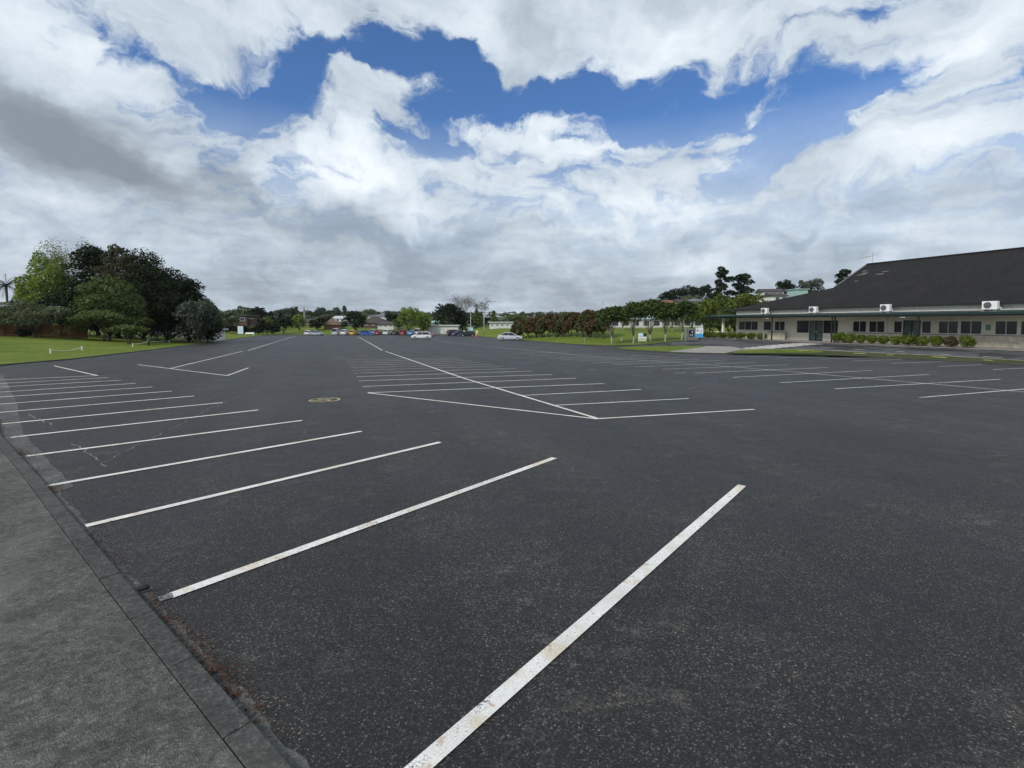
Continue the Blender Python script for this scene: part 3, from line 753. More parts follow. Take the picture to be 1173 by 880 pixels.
tree_px('evergreen_tree', 70, 338, 56, 80, M['leaf_dark'], 'dark tree under the spring-green tree', seed=sd(), trunk=.05, form='dome', nclump=30)
tree_px('evergreen_tree', 96, 326, 50, 76, M['leaf_dark'], 'dark evergreen behind the layered green tree', seed=sd(), trunk=.05, form='dome', nclump=30)
tree_px('layered_tree', 126, 317, 68, 70, M['leaf_mid'], 'big layered green tree on the lawn before the dark evergreens', seed=sd(), trunk=.14, form='dome', nclump=46)
tree_px('small_tree', 116, 355, 48, 0, M['leaf_mid'], 'small multi-stemmed green tree on the lawn', ybase=391.5, seed=sd(), trunk=.38, form='umbrella', nclump=22, stems=4, tr=.09)
tree_px('small_tree', 148, 372, 32, 0, M['leaf_mid'], 'smallest flat-topped tree next to the rope fence', ybase=395, seed=sd(), trunk=.4, form='umbrella', nclump=16, stems=3, tr=.07)
tree_px('olive_tree', 40, 345, 64, 0, M['leaf_olive'], 'grey-green spreading tree in front of the brown fence', ybase=387.5, seed=sd(), trunk=.26, form='round', nclump=26, tr=.2)
tree_px('olive_tree', 5, 354, 46, 66, M['leaf_olive'], 'grey-green tree at the end of the brown fence near the dark house', seed=sd(), trunk=.35, form='round', nclump=18)
tree_px('shrub', 28, 377, 12, 0, M['leaf_dark'], 'little dark shrub at the foot of the brown fence', ybase=387, cat='shrub', seed=sd(), trunk=.1, nclump=10)
tree_px('broadleaf_tree', 27, 327, 16, 105, M['leaf_dark'], 'small dark tree beside the palm', seed=sd(), trunk=.2, nclump=12)
# palm
b = ground(10, 100); top = at(9, 327, 100); H = top.z-b.z; rd = random.Random(4)
pr = empty('palm_tree', b, 0, 'palm with arching fronds behind the dark house', 'palm tree')
MB().tube([(0,0,-.2),(.1,0,H*.5),(0,0,H)], [.24,.18,.22], 9).build('trunk', M['bark'], pr, smooth=True)
for k in range(34):
    a = k*2.4; el = rd.uniform(-.5, 1.05); L = rd.uniform(3.4, 4.4); mb = MB(); prev = None; pp = []
    for i in range(9):
        t = i/8; r = L*t*math.cos(el*(1-t)*.9); z = L*math.sin(el)*t*1.1-1.3*t*t
        pp.append(Vector((math.cos(a)*r, math.sin(a)*r, H+z)))
    side = Vector((-math.sin(a), math.cos(a), 0))
    mb.tube(pp, [.04]*4+[.03]*5, 4)
    for i in range(1, 9):
        for j in (0, .5):
            q = pp[i-1].lerp(pp[i], j+.3); d = (pp[i]-pp[i-1]).normalized(); w = .55*math.sin(math.pi*min(1,(i+j)/9))+.12
            for sg in (-1, 1): mb.add([q, q+d*.07, q+side*sg*w+d*.25-Vector((0,0,.22))], [(0,1,2)])
    mb.build('frond', M['leaf_dark'], pr)
# background left / middle
BG = [
 ('broadleaf_tree',258,355,30,165,'leaf_olive','olive tree next to the low flat-roofed house','round'),
 ('broadleaf_tree',283,351,30,205,'leaf_mid','green spreading tree above the flat-roofed house','round'),
 ('broadleaf_tree',297,352,20,200,'leaf_dark','dark tree leaning over the flat-roofed house','round'),
 ('broadleaf_tree',311,357,12,230,'leaf_dark','narrow dark tree between the flat-roofed house and the mound','conifer'),
 ('broadleaf_tree',306,362,15,186,'leaf_mid','rounded green bush above the hedge','round'),
 ('broadleaf_tree',325,362,20,186,'leaf_dark','dark small tree with a bare trunk on the mound','round'),
 ('conifer_tree',322,359,8,225,'leaf_dark','thin dark conifer behind the mound tree','conifer'),
 ('conifer_tree',337,355,10,215,'leaf_dark','pointed dark conifer beside the bright green tree','conifer'),
 ('broadleaf_tree',343,360,13,200,'leaf_spring','bright green rounded tree left of the brick house','round'),
 ('broadleaf_tree',326,353,20,420,'leaf_grey','hazy tree on the ridge above the mound','round'),
 ('broadleaf_tree',338,351,10,420,'leaf_grey','tall hazy tree on the ridge near the spire','round'),
 ('broadleaf_tree',364,364,17,205,'leaf_dark','dark round tree before the red brick house','round'),
 ('broadleaf_tree',373,360,17,240,'leaf_olive','yellowish tree behind the red brick house','round'),
 ('broadleaf_tree',372,356,38,360,'leaf_dark','wide dark tree dome on the ridge','dome'),
 ('broadleaf_tree',366,352,7,450,'leaf_grey','small ridge tree above the dark dome','round'),
 ('broadleaf_tree',371,352,6,450,'leaf_grey','second small ridge tree above the dark dome','round'),
 ('broadleaf_tree',386,352,9,430,'leaf_grey','hazy ridge tree right of the dark dome','round'),
 ('broadleaf_tree',395,350,5,430,'leaf_grey','thin tall ridge tree with a small crown','umbrella'),
 ('broadleaf_tree',401,356,8,430,'leaf_grey','low ridge tree beside the big dark tree','round'),
 ('broadleaf_tree',407,357,24,198,'leaf_dark','big dark round tree beside the street lamp','round'),
 ('broadleaf_tree',392,368,10,215,'leaf_olive','pale shrubby tree beside the brick house gable','round'),
 ('broadleaf_tree',424,354,15,420,'leaf_pale','pale rounded tree on the ridge above the brown roof','round'),
 ('broadleaf_tree',444,356,7,430,'leaf_grey','small round ridge tree above the parked cars','round'),
 ('broadleaf_tree',450,359,16,230,'leaf_dark','dark tree behind the spring-green pair','round'),
 ('broadleaf_tree',457,365,14,205,'leaf_mid','dull green tree at the side of the brown-roofed house','round'),
 ('deciduous_tree',469,352,24,176,'leaf_spring','bright yellow-green tree behind the parked cars','round'),
 ('deciduous_tree',485,357,18,182,'leaf_spring','smaller yellow-green tree beside the bright one','round'),
 ('macrocarpa_tree',514,348,32,190,'leaf_dark','broad dark cypress behind the long white shed','dome'),
 ('macrocarpa_tree',531,357,26,196,'leaf_dark','dark low tree at the base of the bare tall trees','dome'),
 ('conifer_tree',546,354,13,194,'leaf_mid','green conifer between the lamp posts','conifer'),
 ('conifer_tree',552,358,9,200,'leaf_mid','shorter green conifer touching the one between lamp posts','conifer'),
 ('conifer_tree',566,356,14,190,'leaf_mid','green conifer right of the street lamp','conifer'),
 ('broadleaf_tree',558,364,12,215,'leaf_dark','dark tree between the two conifers','round'),
 ('broadleaf_tree',592,360,22,210,'leaf_mid','rounded green tree behind the low white wall','round'),
 ('broadleaf_tree',580,365,14,235,'leaf_grey','grey-green bush behind the low white wall','round'),
 ('broadleaf_tree',606,366,14,190,'leaf_dark','dark tree behind the start of the reddish row','round'),
 ('broadleaf_tree',628,360,14,330,'leaf_dark','dark tree behind the reddish row','round'),
 ('broadleaf_tree',648,357,10,380,'leaf_mid','green ridge tree above the reddish row','round'),
 ('broadleaf_tree',694,352,14,200,'leaf_dark','dark tree at the end of the reddish row','round'),
 ('broadleaf_tree',708,350,14,190,'leaf_dark','dark tree between the flood light poles','round'),
]
for nm, x, yt, w, Y, lm, lb, fm in BG:
    tree_px(nm, x, yt, w, Y, M[lm], lb, seed=sd(), form=fm, nclump=(16 if fm != 'dome' else 26), trunk=.1 if Y > 180 else .12, parts=True)
# hedge bushes left background
for i, (x, yt, w) in enumerate([(248,369,18),(262,371,17),(276,373,16),(290,372,17),(301,366,16),(313,371,15),(254,362,14)]):
    tree_px('shrub', x, yt, w, 172+i % 2*4, M['leaf_olive' if i % 3 == 0 else 'leaf_dark'], ['first','second','third','fourth','fifth','sixth','upper'][i]+' bush from the white shed in the dark hedge', cat='shrub', group='bushes forming the far hedge', seed=sd(), trunk=.05, nclump=10)
# tall bare trees
def bare_tree(x, yt, w, Y, label, seed):
    b = ground(x, Y); top = at(x, yt, Y); H = top.z-b.z; W = w/F*Y; rd = random.Random(seed)
    root = empty('bare_tree', b, 0, label, 'tree', 'tall bare trees'); mb = MB(); tips = []
    def br(p, d, L, r, lv):
        e = p+d*L; mb.tube([p, p.lerp(e,.5)+Vector((rd.uniform(-1,1),rd.uniform(-1,1),0))*L*.06, e], [r, r*.8, r*.6], 5 if lv < 3 else 3, False)
        if lv >= 5: tips.append(tuple(e)); return
        if lv >= 3: tips.append(tuple(e))
        for k in range(3 if lv < 4 else 2):
            a = rd.uniform(0, 6.28); q = rd.uniform(.25,.62)
            nd = (d+Vector((math.cos(a)*q, math.sin(a)*q, .3))).normalized(); br(e, nd, (L*rd.uniform(.62,.86) if lv > 0 else H*rd.uniform(.2,.32)), r*.62, lv+1)
    mb.tube([(0,0,-.3),(0,0,H*.14)], [H*.02,H*.016], 8)
    br(Vector((0,0,H*.12)), Vector((0,0,1)), H*.1, H*.014, 0)
    mx = max(v[2] for v in mb.v); k = H/mx; wx = max(abs(v[0]) for v in mb.v)
    kx = min(3.0, W*.5/wx)
    mb.v = [(v[0]*kx, v[1]*kx, v[2]*k) for v in mb.v]; mb.build('trunk', M['bark_grey'], root)
    rng = np.random.default_rng(seed); tp = np.array(tips)*[kx,kx,k]; tp = tp[rng.choice(len(tp), 1100)]+rng.normal(size=(1100,3))*.6
    quads_mesh('crown', leaves(rng, tp, np.tile([0,0,1.],(len(tp),1)), .3), M['leaf_tan'], root)
bare_tree(533, 339, 38, 200, 'tall bare tree with a fan of pale branches', 5)
bare_tree(519, 343, 30, 203, 'bare tree rising behind the broad dark cypress', 6)
bare_tree(551, 342, 20, 204, 'slim bare tree beside the street lamp arm', 9)
# reddish row
ORD = ['first','second','third','fourth','fifth','sixth','seventh','eighth','ninth','tenth','eleventh','twelfth','thirteenth','fourteenth','fifteenth']
xs = [594,600.5,608,615.5,623,631,638.5,646,654,661.5,669,676.5,684,692]
for i, x in enumerate(xs):
    t = i/13; Y = 106-24*t; yt = 365.5-10.5*t+[0,-.6,.9,-.3,.6][i % 5]
    tree_px('reddish_tree', x, yt-.5, 17+2*t, Y, M['leaf_red' if i % 3 != 1 else 'leaf_redg'], ORD[i]+' reddish small tree from the silver car in the row', group='row of reddish small trees', seed=sd(), trunk=.22, form='dome', nclump=24, stems=3, tr=.09, n=3600)
# pale-trunk street trees
for i, (x, yb, yt, w, lb) in enumerate([(701,395.2,352,26,'pale-trunked tree nearest the reddish row'),(725.5,395.3,346,30,'pale-trunked tree beside the small white sign'),(745,394.2,343,34,'tallest pale-trunked tree behind the small white sign'),(762,392.8,347,30,'pale-trunked tree midway between sign and grey gate'),(781,391.4,345,32,'pale-trunked tree beside the grey gate')]):
    tree_px('street_tree', x, yt, w, 0, M['leaf_row'], lb, ybase=yb-1, group='pale-trunked trees on the field edge', seed=sd(), trunk=.36, form='umbrella', nclump=18, barkm=M['bark_pale'], tr=.13, n=3300)
for i, (x, yt, w, Y, lb) in enumerate([(713,352,20,98,'small tree behind the first pale-trunked trees'),(770,347,24,100,'green tree behind the pale-trunked trees'),(792,350,26,104,'green tree just behind the grey gate'),(808,343,30,112,'yellow-green tree left of the verandah'),(824,338,32,118,'yellow-green tree behind the verandah end'),(842,337,34,120,'yellow-green tree above the low roof corner'),(858,338,34,124,'last yellow-green tree behind the low roof'),(835,352,30,100,'dark green tree seen through the verandah'),(815,358,24,96,'dark green tree by the verandah corner'),(880,345,26,128,'green tree top over the low roof')]):
    tree_px('broadleaf_tree', x, yt, w, Y, M['leaf_ylw' if i not in (0,7,8) else 'leaf_row'], lb, seed=sd(), trunk=.15, form='round', nclump=20, barkm=M['bark_pale'] if i < 3 else M['bark'])
# hill trees right
for (x, yt, w, Y, lm, lb, fm) in [(762,334,17,270,'leaf_dark','dark round tree at the end of the hilltop group','round'),(774,330,18,272,'leaf_dark','second dark tree of the hilltop group','round'),(785,327,15,275,'leaf_grey','sparse greyish tree in the hilltop group','round'),(797,328,16,272,'leaf_dark','dark tree in the middle of the hilltop group','round'),(808,326,14,268,'leaf_dark','dark tree of the hilltop group nearest the tall pines','round'),(792,338,22,262,'leaf_olive','olive bushy tree below the hilltop group','round'),
    (898,321,23,230,'leaf_dark','dark round tree behind the low roof','round'),(921,321,16,236,'leaf_grey','brownish tree beside the pale green tank','round'),(932,319,20,232,'leaf_grey','taller brownish tree behind the low roof','round'),(870,338,14,225,'leaf_dark','dark bush beside the hillside house','round')]:
    tree_px('hill_tree', x, yt, w, Y, M[lm], lb, seed=sd(), trunk=.15, form=fm, nclump=18)
for (x, yt, w, Y, lb, nc, nn, tk) in [(826,306,24,150,'tallest pine with an open crown on the skyline',15,2600,.4),(849,314,26,152,'flat-layered pine beside the tallest pine',13,2600,.35),(964,309,24,160,'dark pine peeping over the roof slope',13,2400,.3)]:
    tree_px('pine_tree', x, yt, w, Y, M['leaf_dark'], lb, seed=sd(), trunk=tk, form='layer', nclump=nc, n=nn, tr=.28)
# distant woodland: one mass
rng = np.random.default_rng(77); cl = []
for k in range(900):
    Y = rng.uniform(250, 1000); U = rng.uniform(-1.0, .75)
    if Y < 420 and -0.42 < U < .33: continue
    X = U*Y; z = float(T(X, Y)); r = rng.uniform(2.0, 5)
    cl.append(((X, Y, z+r*.5), (r*1.1, r*1.1, r*.75)))
for k in range(260):
    Y = rng.uniform(430, 1000); X = rng.uniform(-.45,.4)*Y; z = float(T(X, Y)); r = rng.uniform(1.8,4); cl.append(((X, Y, z+r*.5), (r*1.1, r*1.1, r*.75)))
quads = clump_leaves(rng, cl, 90000, 1.5, .8)
tag(quads_mesh('distant_woodland', quads, leaf_mat('distant_leaves', (.025,.04,.018), (.045,.065,.03), (.08,.1,.05), .08, .1)), 'woodland covering the distant hills', 'woodland', kind='stuff')
# ------------------------------------------------------------------ houses
def house(base, w, d, h, rh, yaw, wall, roof, label, group=None, form='gable', wins=3, doors=0, cat='house', name='house', eave=.5, far=False):
    root = empty(name, base, yaw, label, cat, group)
    MB().box(-w/2, w/2, -d/2, d/2, -1.5, h).build('wall', wall, root)
    mb = MB(); e = eave
    if form == 'gable':
        mb.add([(-w/2-e,-d/2-e,h-.05),(w/2+e,-d/2-e,h-.05),(w/2+e,d/2+e,h-.05),(-w/2-e,d/2+e,h-.05),(-w/2-e,0,h+rh),(w/2+e,0,h+rh),
                (-w/2-e,-d/2-e,h-.22),(w/2+e,-d/2-e,h-.22),(w/2+e,d/2+e,h-.22),(-w/2-e,d/2+e,h-.22)],
               [(0,1,5,4),(2,3,4,5),(0,4,3),(1,2,5),(6,9,8,7),(0,6,7,1),(1,7,8,2),(2,8,9,3),(3,9,6,0)])
    elif form == 'hip':
        k = min(w, d)/2*.95
        mb.add([(-w/2-e,-d/2-e,h-.05),(w/2+e,-d/2-e,h-.05),(w/2+e,d/2+e,h-.05),(-w/2-e,d/2+e,h-.05),(-w/2+k,0,h+rh),(w/2-k,0,h+rh),
                (-w/2-e,-d/2-e,h-.22),(w/2+e,-d/2-e,h-.22),(w/2+e,d/2+e,h-.22),(-w/2-e,d/2+e,h-.22)],
               [(0,1,5,4),(2,3,4,5),(0,4,3),(1,2,5),(6,9,8,7),(0,6,7,1),(1,7,8,2),(2,8,9,3),(3,9,6,0)])
    else:
        mb.box(-w/2-e, w/2+e, -d/2-e, d/2+e, h+.003, h+rh)
    mb.build('roof', roof, root)
    for k in range(wins):
        cx = -w/2+w*(k+.5)/wins; ww = min(1.8, w/wins*.55); z0 = max(.9, h-1.9); z1 = h-.55
        MB().box(cx-ww/2, cx+ww/2, -d/2-.05, -d/2-.003, z0, z1).build('window', M['white'], root)
        o = root.children[-1] if root.children else None
        p = MB().box(cx-ww/2+.1, cx+ww/2-.1, -d/2-.075, -d/2-.053, z0+.1, z1-.1).build('pane', M['pane_far'])
        win = [c for c in bpy.data.objects if c.parent == root and c.name.startswith('window')][-1] if not far else None
        p.parent = win if win else root
    return root
roofgrey = simple('grey_roof', (.14,.14,.15), .7); roofpale = simple('pale_roof', (.5,.52,.53), .6); roofbrown = simple('brown_roof', (.055,.042,.038), .8, var=.3)
roofred = simple('red_tile_roof', (.22,.08,.05), .8); roofteal = simple('pale_green_roof', (.33,.48,.44), .6); wallw = simple('white_boards', (.62,.62,.6), .8)
wallp = simple('pink_beige_wall', (.42,.33,.28), .8); wallnavy = simple('dark_navy_boards', (.025,.03,.04), .7); wallgrey = simple('grey_wall', (.3,.3,.3), .8); wallbrown = simple('brown_boards', (.09,.055,.04), .8)
def hpx(x, Y, wpx, ybase=None): 
    p = ground(x, Y); return p, wpx/F*Y
def H(x, Y, wpx, ytop, d, rh, yaw, wall, roof, label, **kw):
    p, w = hpx(x, Y, wpx); zt = at(x, ytop, Y).z; h = max(2.0, zt-p.z-rh); return house(p, w, d, h, rh, R(yaw), wall, roof, label, **kw)
H(2, 82, 26, 349.5, 8, .5, 8, wallnavy, roofgrey, 'dark navy house with a white-framed window behind the fence', wins=2)
H(19, 90, 12, 360, 5, .5, 5, wallw, roofgrey, 'small white outbuilding beside the dark navy house', wins=1)
H(14, 120, 44, 342, 8, .9, 5, wallgrey, roofpale, 'long pale-roofed house behind the olive trees', wins=4)
H(244, 92, 14, 377, 5, .25, 10, wallw, roofpale, 'low white shed wall under the trees', form='flat', wins=0, cat='shed', name='shed')
H(205, 100, 50, 378, 4, .2, 10, wallgrey, roofgrey, 'long grey shed wall under the evergreens', form='flat', wins=0, cat='shed', name='shed')
H(276, 192, 28, 360.5, 12, .6, 6, wallbrown, roofbrown, 'flat-roofed dark house above the hedge', form='flat', wins=3)
H(284, 189, 8, 365, 1.5, .2, 4, wallbrown, roofpale, 'small dark annex with a pale roof beside the flat-roofed house', form='flat', wins=1)
H(355, 235, 16, 365, 10, 1.6, -12, wallbrown, roofbrown, 'dark wooden house left of the round dark tree', wins=2)
H(381, 212, 26, 366, 6.5, 2.6, 108, M['redbrick'], simple('terracotta_tile_roof', (.3,.2,.16), .8), 'red brick house with a gable end', wins=2)
H(393, 300, 16, 362, 12, 1.5, -10, wallw, roofpale, 'white house up the slope behind the brick house', wins=3)
H(430, 222, 30, 369, 14, 3.0, -4, wallbrown, roofbrown, 'wide brown-roofed house behind the back row of cars', form='hip', wins=4)
H(447, 214, 18, 371.5, 12, 1.0, -4, wallw, roofbrown, 'brown house wing with a white balcony', wins=3)
H(429, 260, 14, 366, 10, 2.5, 60, wallw, roofpale, 'white gabled house behind the brown roof', wins=1)
H(436, 420, 24, 360, 12, 2, 0, wallw, roofgrey, 'pale house on the ridge above the brown roof', wins=3)
H(455, 500, 14, 361, 12, 2, 10, wallw, roofpale, 'small white house on the ridge above the parked cars', wins=2)
H(498, 250, 12, 367.5, 10, 1.0, 0, wallw, roofteal, 'pale blue-roofed house left of the long white shed', wins=1)
H(507.5, 187, 36, 372.2, 6, .4, 0, wallw, roofpale, 'long low white shed with louvred front', form='flat', wins=0, cat='shed', name='long_shed')
H(575.5, 172, 29, 373.2, 5, .35, 0, wallw, roofpale, 'low white building half hidden by the grass mound', form='flat', wins=5, cat='building', name='clubroom')
H(662, 300, 16, 358.5, 12, 1.2, 0, wallw, roofgrey, 'grey and white house above the reddish row', wins=3)
H(676, 310, 14, 358, 12, 1.2, 8, wallgrey, roofgrey, 'grey house beside the grey and white one', wins=2)
H(690, 330, 20, 357.5, 10, 1.2, 4, wallp, roofpale, 'pale long-roofed house behind the dark tree', wins=3)
H(770, 255, 22, 344, 10, 1.5, -8, wallp, roofred, 'pink house with a red tiled roof on the hill', wins=3)
H(781, 250, 16, 347, 9, 1.3, 4, wallgrey, roofbrown, 'brown-roofed house next to the pink house', wins=2)
H(794, 246, 20, 346, 9, 1.6, 0, wallgrey, roofgrey, 'grey-roofed house below the hilltop trees', form='hip', wins=2)
H(880, 215, 22, 331, 10, 1.4, -10, wallw, roofbrown, 'white two-storey house on the hill behind the roof', wins=3)
H(886, 205, 16, 336, 8, 1.2, 6, wallw, roofbrown, 'lower white house wing behind the roof', wins=2)
H(912, 215, 13, 331.5, 7, .3, 0, roofteal, roofteal, 'pale green box-shaped building behind the roof', form='flat', wins=0, cat='building', name='tank_building')
# long white and pale-green hall behind the street trees
p = ground(752, 150); 
rt = empty('sports_hall', p, R(3), 'long white hall with a pale green roof behind the pale-trunked trees', 'building')
Wd = 108/F*150; zt = at(752, 362, 150).z-p.z
MB().box(-Wd/2, Wd/2, 0, 14, -2, zt-1.0).build('wall', wallw, rt)
MB().add([(-Wd/2-.5,-.6,zt-1.0),(Wd/2+.5,-.6,zt-1.0),(Wd/2+.5,14.6,zt-1.0),(-Wd/2-.5,14.6,zt-1.0),(-Wd/2-.5,7,zt+1.2),(Wd/2+.5,7,zt+1.2)], [(0,1,5,4),(2,3,4,5),(0,4,3),(1,2,5),(0,3,2,1)]).build('roof', roofteal, rt)
for k in range(9):
    cx = -Wd/2+Wd*(k+.5)/9; MB().box(cx-.9, cx+.9, -.05, -.003, .6, zt-1.5).build('window', M['pane_far'], rt)
# far hillside houses
protos = []
for i, (wl, rf, fm) in enumerate([(wallw, roofgrey, 'gable'), (wallp, roofbrown, 'hip'), (wallgrey, roofpale, 'hip')]):
    protos.append(house(Vector((0,0,0)), 11+2*i, 9, 3.6+i*.8, 1.8, 0, wl, rf, '', form=fm, wins=3))
GL = [('small white house on the distant hillside','white houses on the distant hillside'),('small beige house with a brown roof on the distant hillside','beige houses on the distant hillside'),('small pale-roofed house on the distant hillside','pale-roofed houses on the distant hillside')]
rd = random.Random(21); used = [0,0,0]
spots = []
for k in range(34):
    x = rd.uniform(555, 640) if k < 24 else rd.uniform(330, 470); Y = rd.uniform(520, 900); spots.append((x, Y))
for k, (x, Y) in enumerate(spots):
    i = k % 3; o = protos[i] if not used[i] else copy_tree(protos[i]); used[i] = 1
    o.location = ground(x, Y)+Vector((0,0,.3)); o.scale = (.75,.75,.75); o.rotation_euler = (0,0,R(rd.uniform(-30,30))); o['label'] = GL[i][0]; o['group'] = GL[i][1]
# spire
b = ground(349, 430); zt = at(349, 350, 430).z-b.z
sr = empty('church_spire', b, 0, 'small pointed spire on the ridge', 'spire')
MB().box(-.5,.5,-.5,.5,-1,zt*.55).build('tower', wallgrey, sr); MB().add([(-.6,-.6,zt*.55+.003),(.6,-.6,zt*.55+.003),(.6,.6,zt*.55+.003),(-.6,.6,zt*.55+.003),(0,0,zt)],[(0,1,4),(1,2,4),(2,3,4),(3,0,4),(0,3,2,1)]).build('roof', roofgrey, sr)
# ------------------------------------------------------------------ left fence
A = hit(-30, 388.3); Bp = hit(98, 384.5)
Y1 = 64; A = ground(-30, Y1); Bp = ground(100, 70); d = Bp-A; d.z = 0; L = d.length; yaw = math.atan2(d.y, d.x)
fr_ = empty('fence', A, yaw, 'brown stained horizontal board fence along the top of the lawn', 'fence')
FH = 1.75; mb = MB(); nb = int(L/2.4)
for k in range(nb):
    x0 = k*L/nb; x1 = (k+1)*L/nb; zz = float(T(A.x+d.x*(k+.5)/nb, A.y+d.y*(k+.5)/nb))-A.z
    for j in range(7):
        mb.box(x0, x1, -.02+.012*(j % 2), .012+.012*(j % 2), zz+.05+j*.245, zz+.05+j*.245+.225)
mb.build('board_panel', M['fence'], fr_)
for k in range(nb+1):
    zz = float(T(A.x+d.x*k/nb, A.y+d.y*k/nb))-A.z
    MB().box(k*L/nb-.055, k*L/nb+.055, -.13, -.022, zz-.2, zz+FH+.05).build('post', M['fence'], fr_)
# rope posts on the lawn
def rope_post(x, yb, label):
    b = hit(x, yb); b.z += .07; H_ = .42
    MB_ = MB(); MB_.tube([(0,0,-.1),(0,0,H_-.06),(0,0,H_)], [.06,.06,.035], 8)
    r = empty('rope_post', b, 0, label, 'post', 'short white rope posts on the lawn'); MB_.build('post_body', M['white'], r); MB().tube([(0,0,H_*.72),(0,0,H_*.78)], [.066,.066], 8).build('band', M['greywood'], r)
    return b+Vector((0,0,H_*.75))
rp = [rope_post(58,406,'short white rope post alone on the lawn nearest the camera'), rope_post(94,402.4,'short white rope post at the other end of the sagging rope')]
r2 = [rope_post(152,398.2,'short white rope post left of the dark bollard'), None, rope_post(194,393,'short white rope post right of the dark bollard'), rope_post(214,391.6,'short white rope post between bollard and white shed'), rope_post(227,389.6,'short white rope post near the white shed'), rope_post(240,388.6,'farthest short white rope post')]
b = hit(170.3, 396.6); b.z += .05
r = empty('bollard', b, 0, 'dark square bollard at the lawn edge', 'bollard'); MB().box(-.1,.1,-.1,.1,-.1,.75).build('body', M['black'], r, bevel=.01); MB().box(-.12,.12,-.12,.12,.753,.8).build('cap', M['greywood'], r)
r2[1] = b+Vector((0,0,.55))
def rope(a, b_, sag, label):
    mb = MB(); n = 14; mb.tube([a.lerp(b_, i/n)-Vector((0,0,sag*4*(i/n)*(1-i/n))) for i in range(n+1)], .022, 5)
    tag(mb.build('rope', M['white']), label, 'rope')
rope(rp[0], rp[1], .2, 'sagging white rope between the two nearest white posts')
for i, lb in enumerate(['white rope from the white post to the dark bollard','white rope running from the dark bollard towards the evergreens','white rope between posts before the evergreens','white rope between posts near the white shed','farthest white rope on the lawn']): rope(r2[i], r2[i+1], .06, lb)
b = hit(-2, 432); r = empty('post', b, 0, 'grey post at the corner of footpath and lawn', 'post')
MB().tube([(0,0,-.1),(0,0,1.6)], [.05,.05], 10).build('post_body', M['greywood'], r); MB().tube([(0,0,1.603),(0,0,1.65)], [.058,.02], 10).build('cap', M['grey'], r)
# ------------------------------------------------------------------ signs, poles, gate
def board(name, x, yb, yt, w, depthY, label, layers, legs=True, cat='sign', yaw=0, thick=.05, ybase=None):
    b = hit(x, ybase) if ybase else ground(x, depthY); px = b.y/F
    z0 = at(x, yb, b.y).z-b.z; z1 = at(x, yt, b.y).z-b.z; W = w*px
    r = empty(name, b, R(yaw), label, cat)
    MB().box(-W/2, W/2, -thick/2, thick/2, z0, z1).build('panel', M[layers[0][0]], r)
    for i, (m_, x0, x1, a, c) in enumerate(layers[1:]):
        MB().box(-W/2+W*x0, -W/2+W*x1, -thick/2-.006-.002*i, -thick/2-.002, z0+(z1-z0)*a, z0+(z1-z0)*c).build('printed_panel', M[m_], r)
    if legs:
        for sx in (-W*.42, W*.42): MB().box(sx-.03, sx+.03, thick/2+.003, thick/2+.06, -.2, z0+.3).build('leg', M['greywood'], r)
    return r
M['signgrey'] = simple('grey_print', (.4,.47,.5), .6); M['signteal'] = simple('teal_print', (.1,.3,.38), .6); M['signblack'] = simple('black_print', (.015,.02,.025), .5); M['signolive'] = simple('olive_print', (.28,.26,.1), .6)
s_ = board('notice_sign', 735.7, 391.0, 381.8, 9.3, 0, 'white and pale blue notice board on the grass between street trees',
    [('white',),('paleblue',.04,.56,.42,.96),('signblack',.6,1.0,.58,1.0),('signgrey',.1,.5,.55,.62),('signyellow',.03,.97,.03,.36),('signolive',.12,.66,.22,.31),('signolive',.74,.92,.22,.31)], ybase=394.6)
board('gate_sign', 801, 386.6, 376.2, 8.2, 0, 'white and blue sign board beside the grey gate', [('white',),('blue',.0,1.0,.0,.42),('signteal',.1,.34,.62,.88),('signgrey',.45,.92,.76,.84),('signgrey',.45,.92,.64,.7),('signgrey',.5,.88,.5,.56)], ybase=390.2, yaw=-8)
# grey gate / enclosure
b = hit(785.5, 390.7); b2 = hit(797.5, 389.2)
px = b.y/F; Hh = at(785, 375.6, b.y).z-b.z
r = empty('gate', b, math.atan2(b2.y-b.y, b2.x-b.x), 'grey board enclosure gate beside the blue and white sign', 'gate')
Lg = (b2-b).length
MB().box(-.08,.08,-.08,.08,-.2,Hh+.05).build('post', M['grey'], r)
mb = MB()
for k in range(11): mb.box(.1+k*Lg/11, .1+(k+.9)*Lg/11, -.02, .02, .1, Hh-.1)
mb.build('board_panel', M['greywood'], r)
MB().box(.1, Lg+.1, -.055, -.023, Hh-.35, Hh-.25).build('rail', M['grey'], r)
MB().box(.5, 1.35, -.06, -.024, Hh*.35, Hh*.78).build('notice_board', M['signblack'], r)
MB().box(.95, 1.15, -.072, -.063, Hh*.6, Hh*.72).build('notice', M['white'], r); MB().box(.62, 1.22, -.072, -.063, Hh*.4, Hh*.5).build('notice', M['signgrey'], r)
MB().box(Lg+.12, Lg+.28, -.08, .08, -.2, Hh+.05).build('post', M['grey'], r)
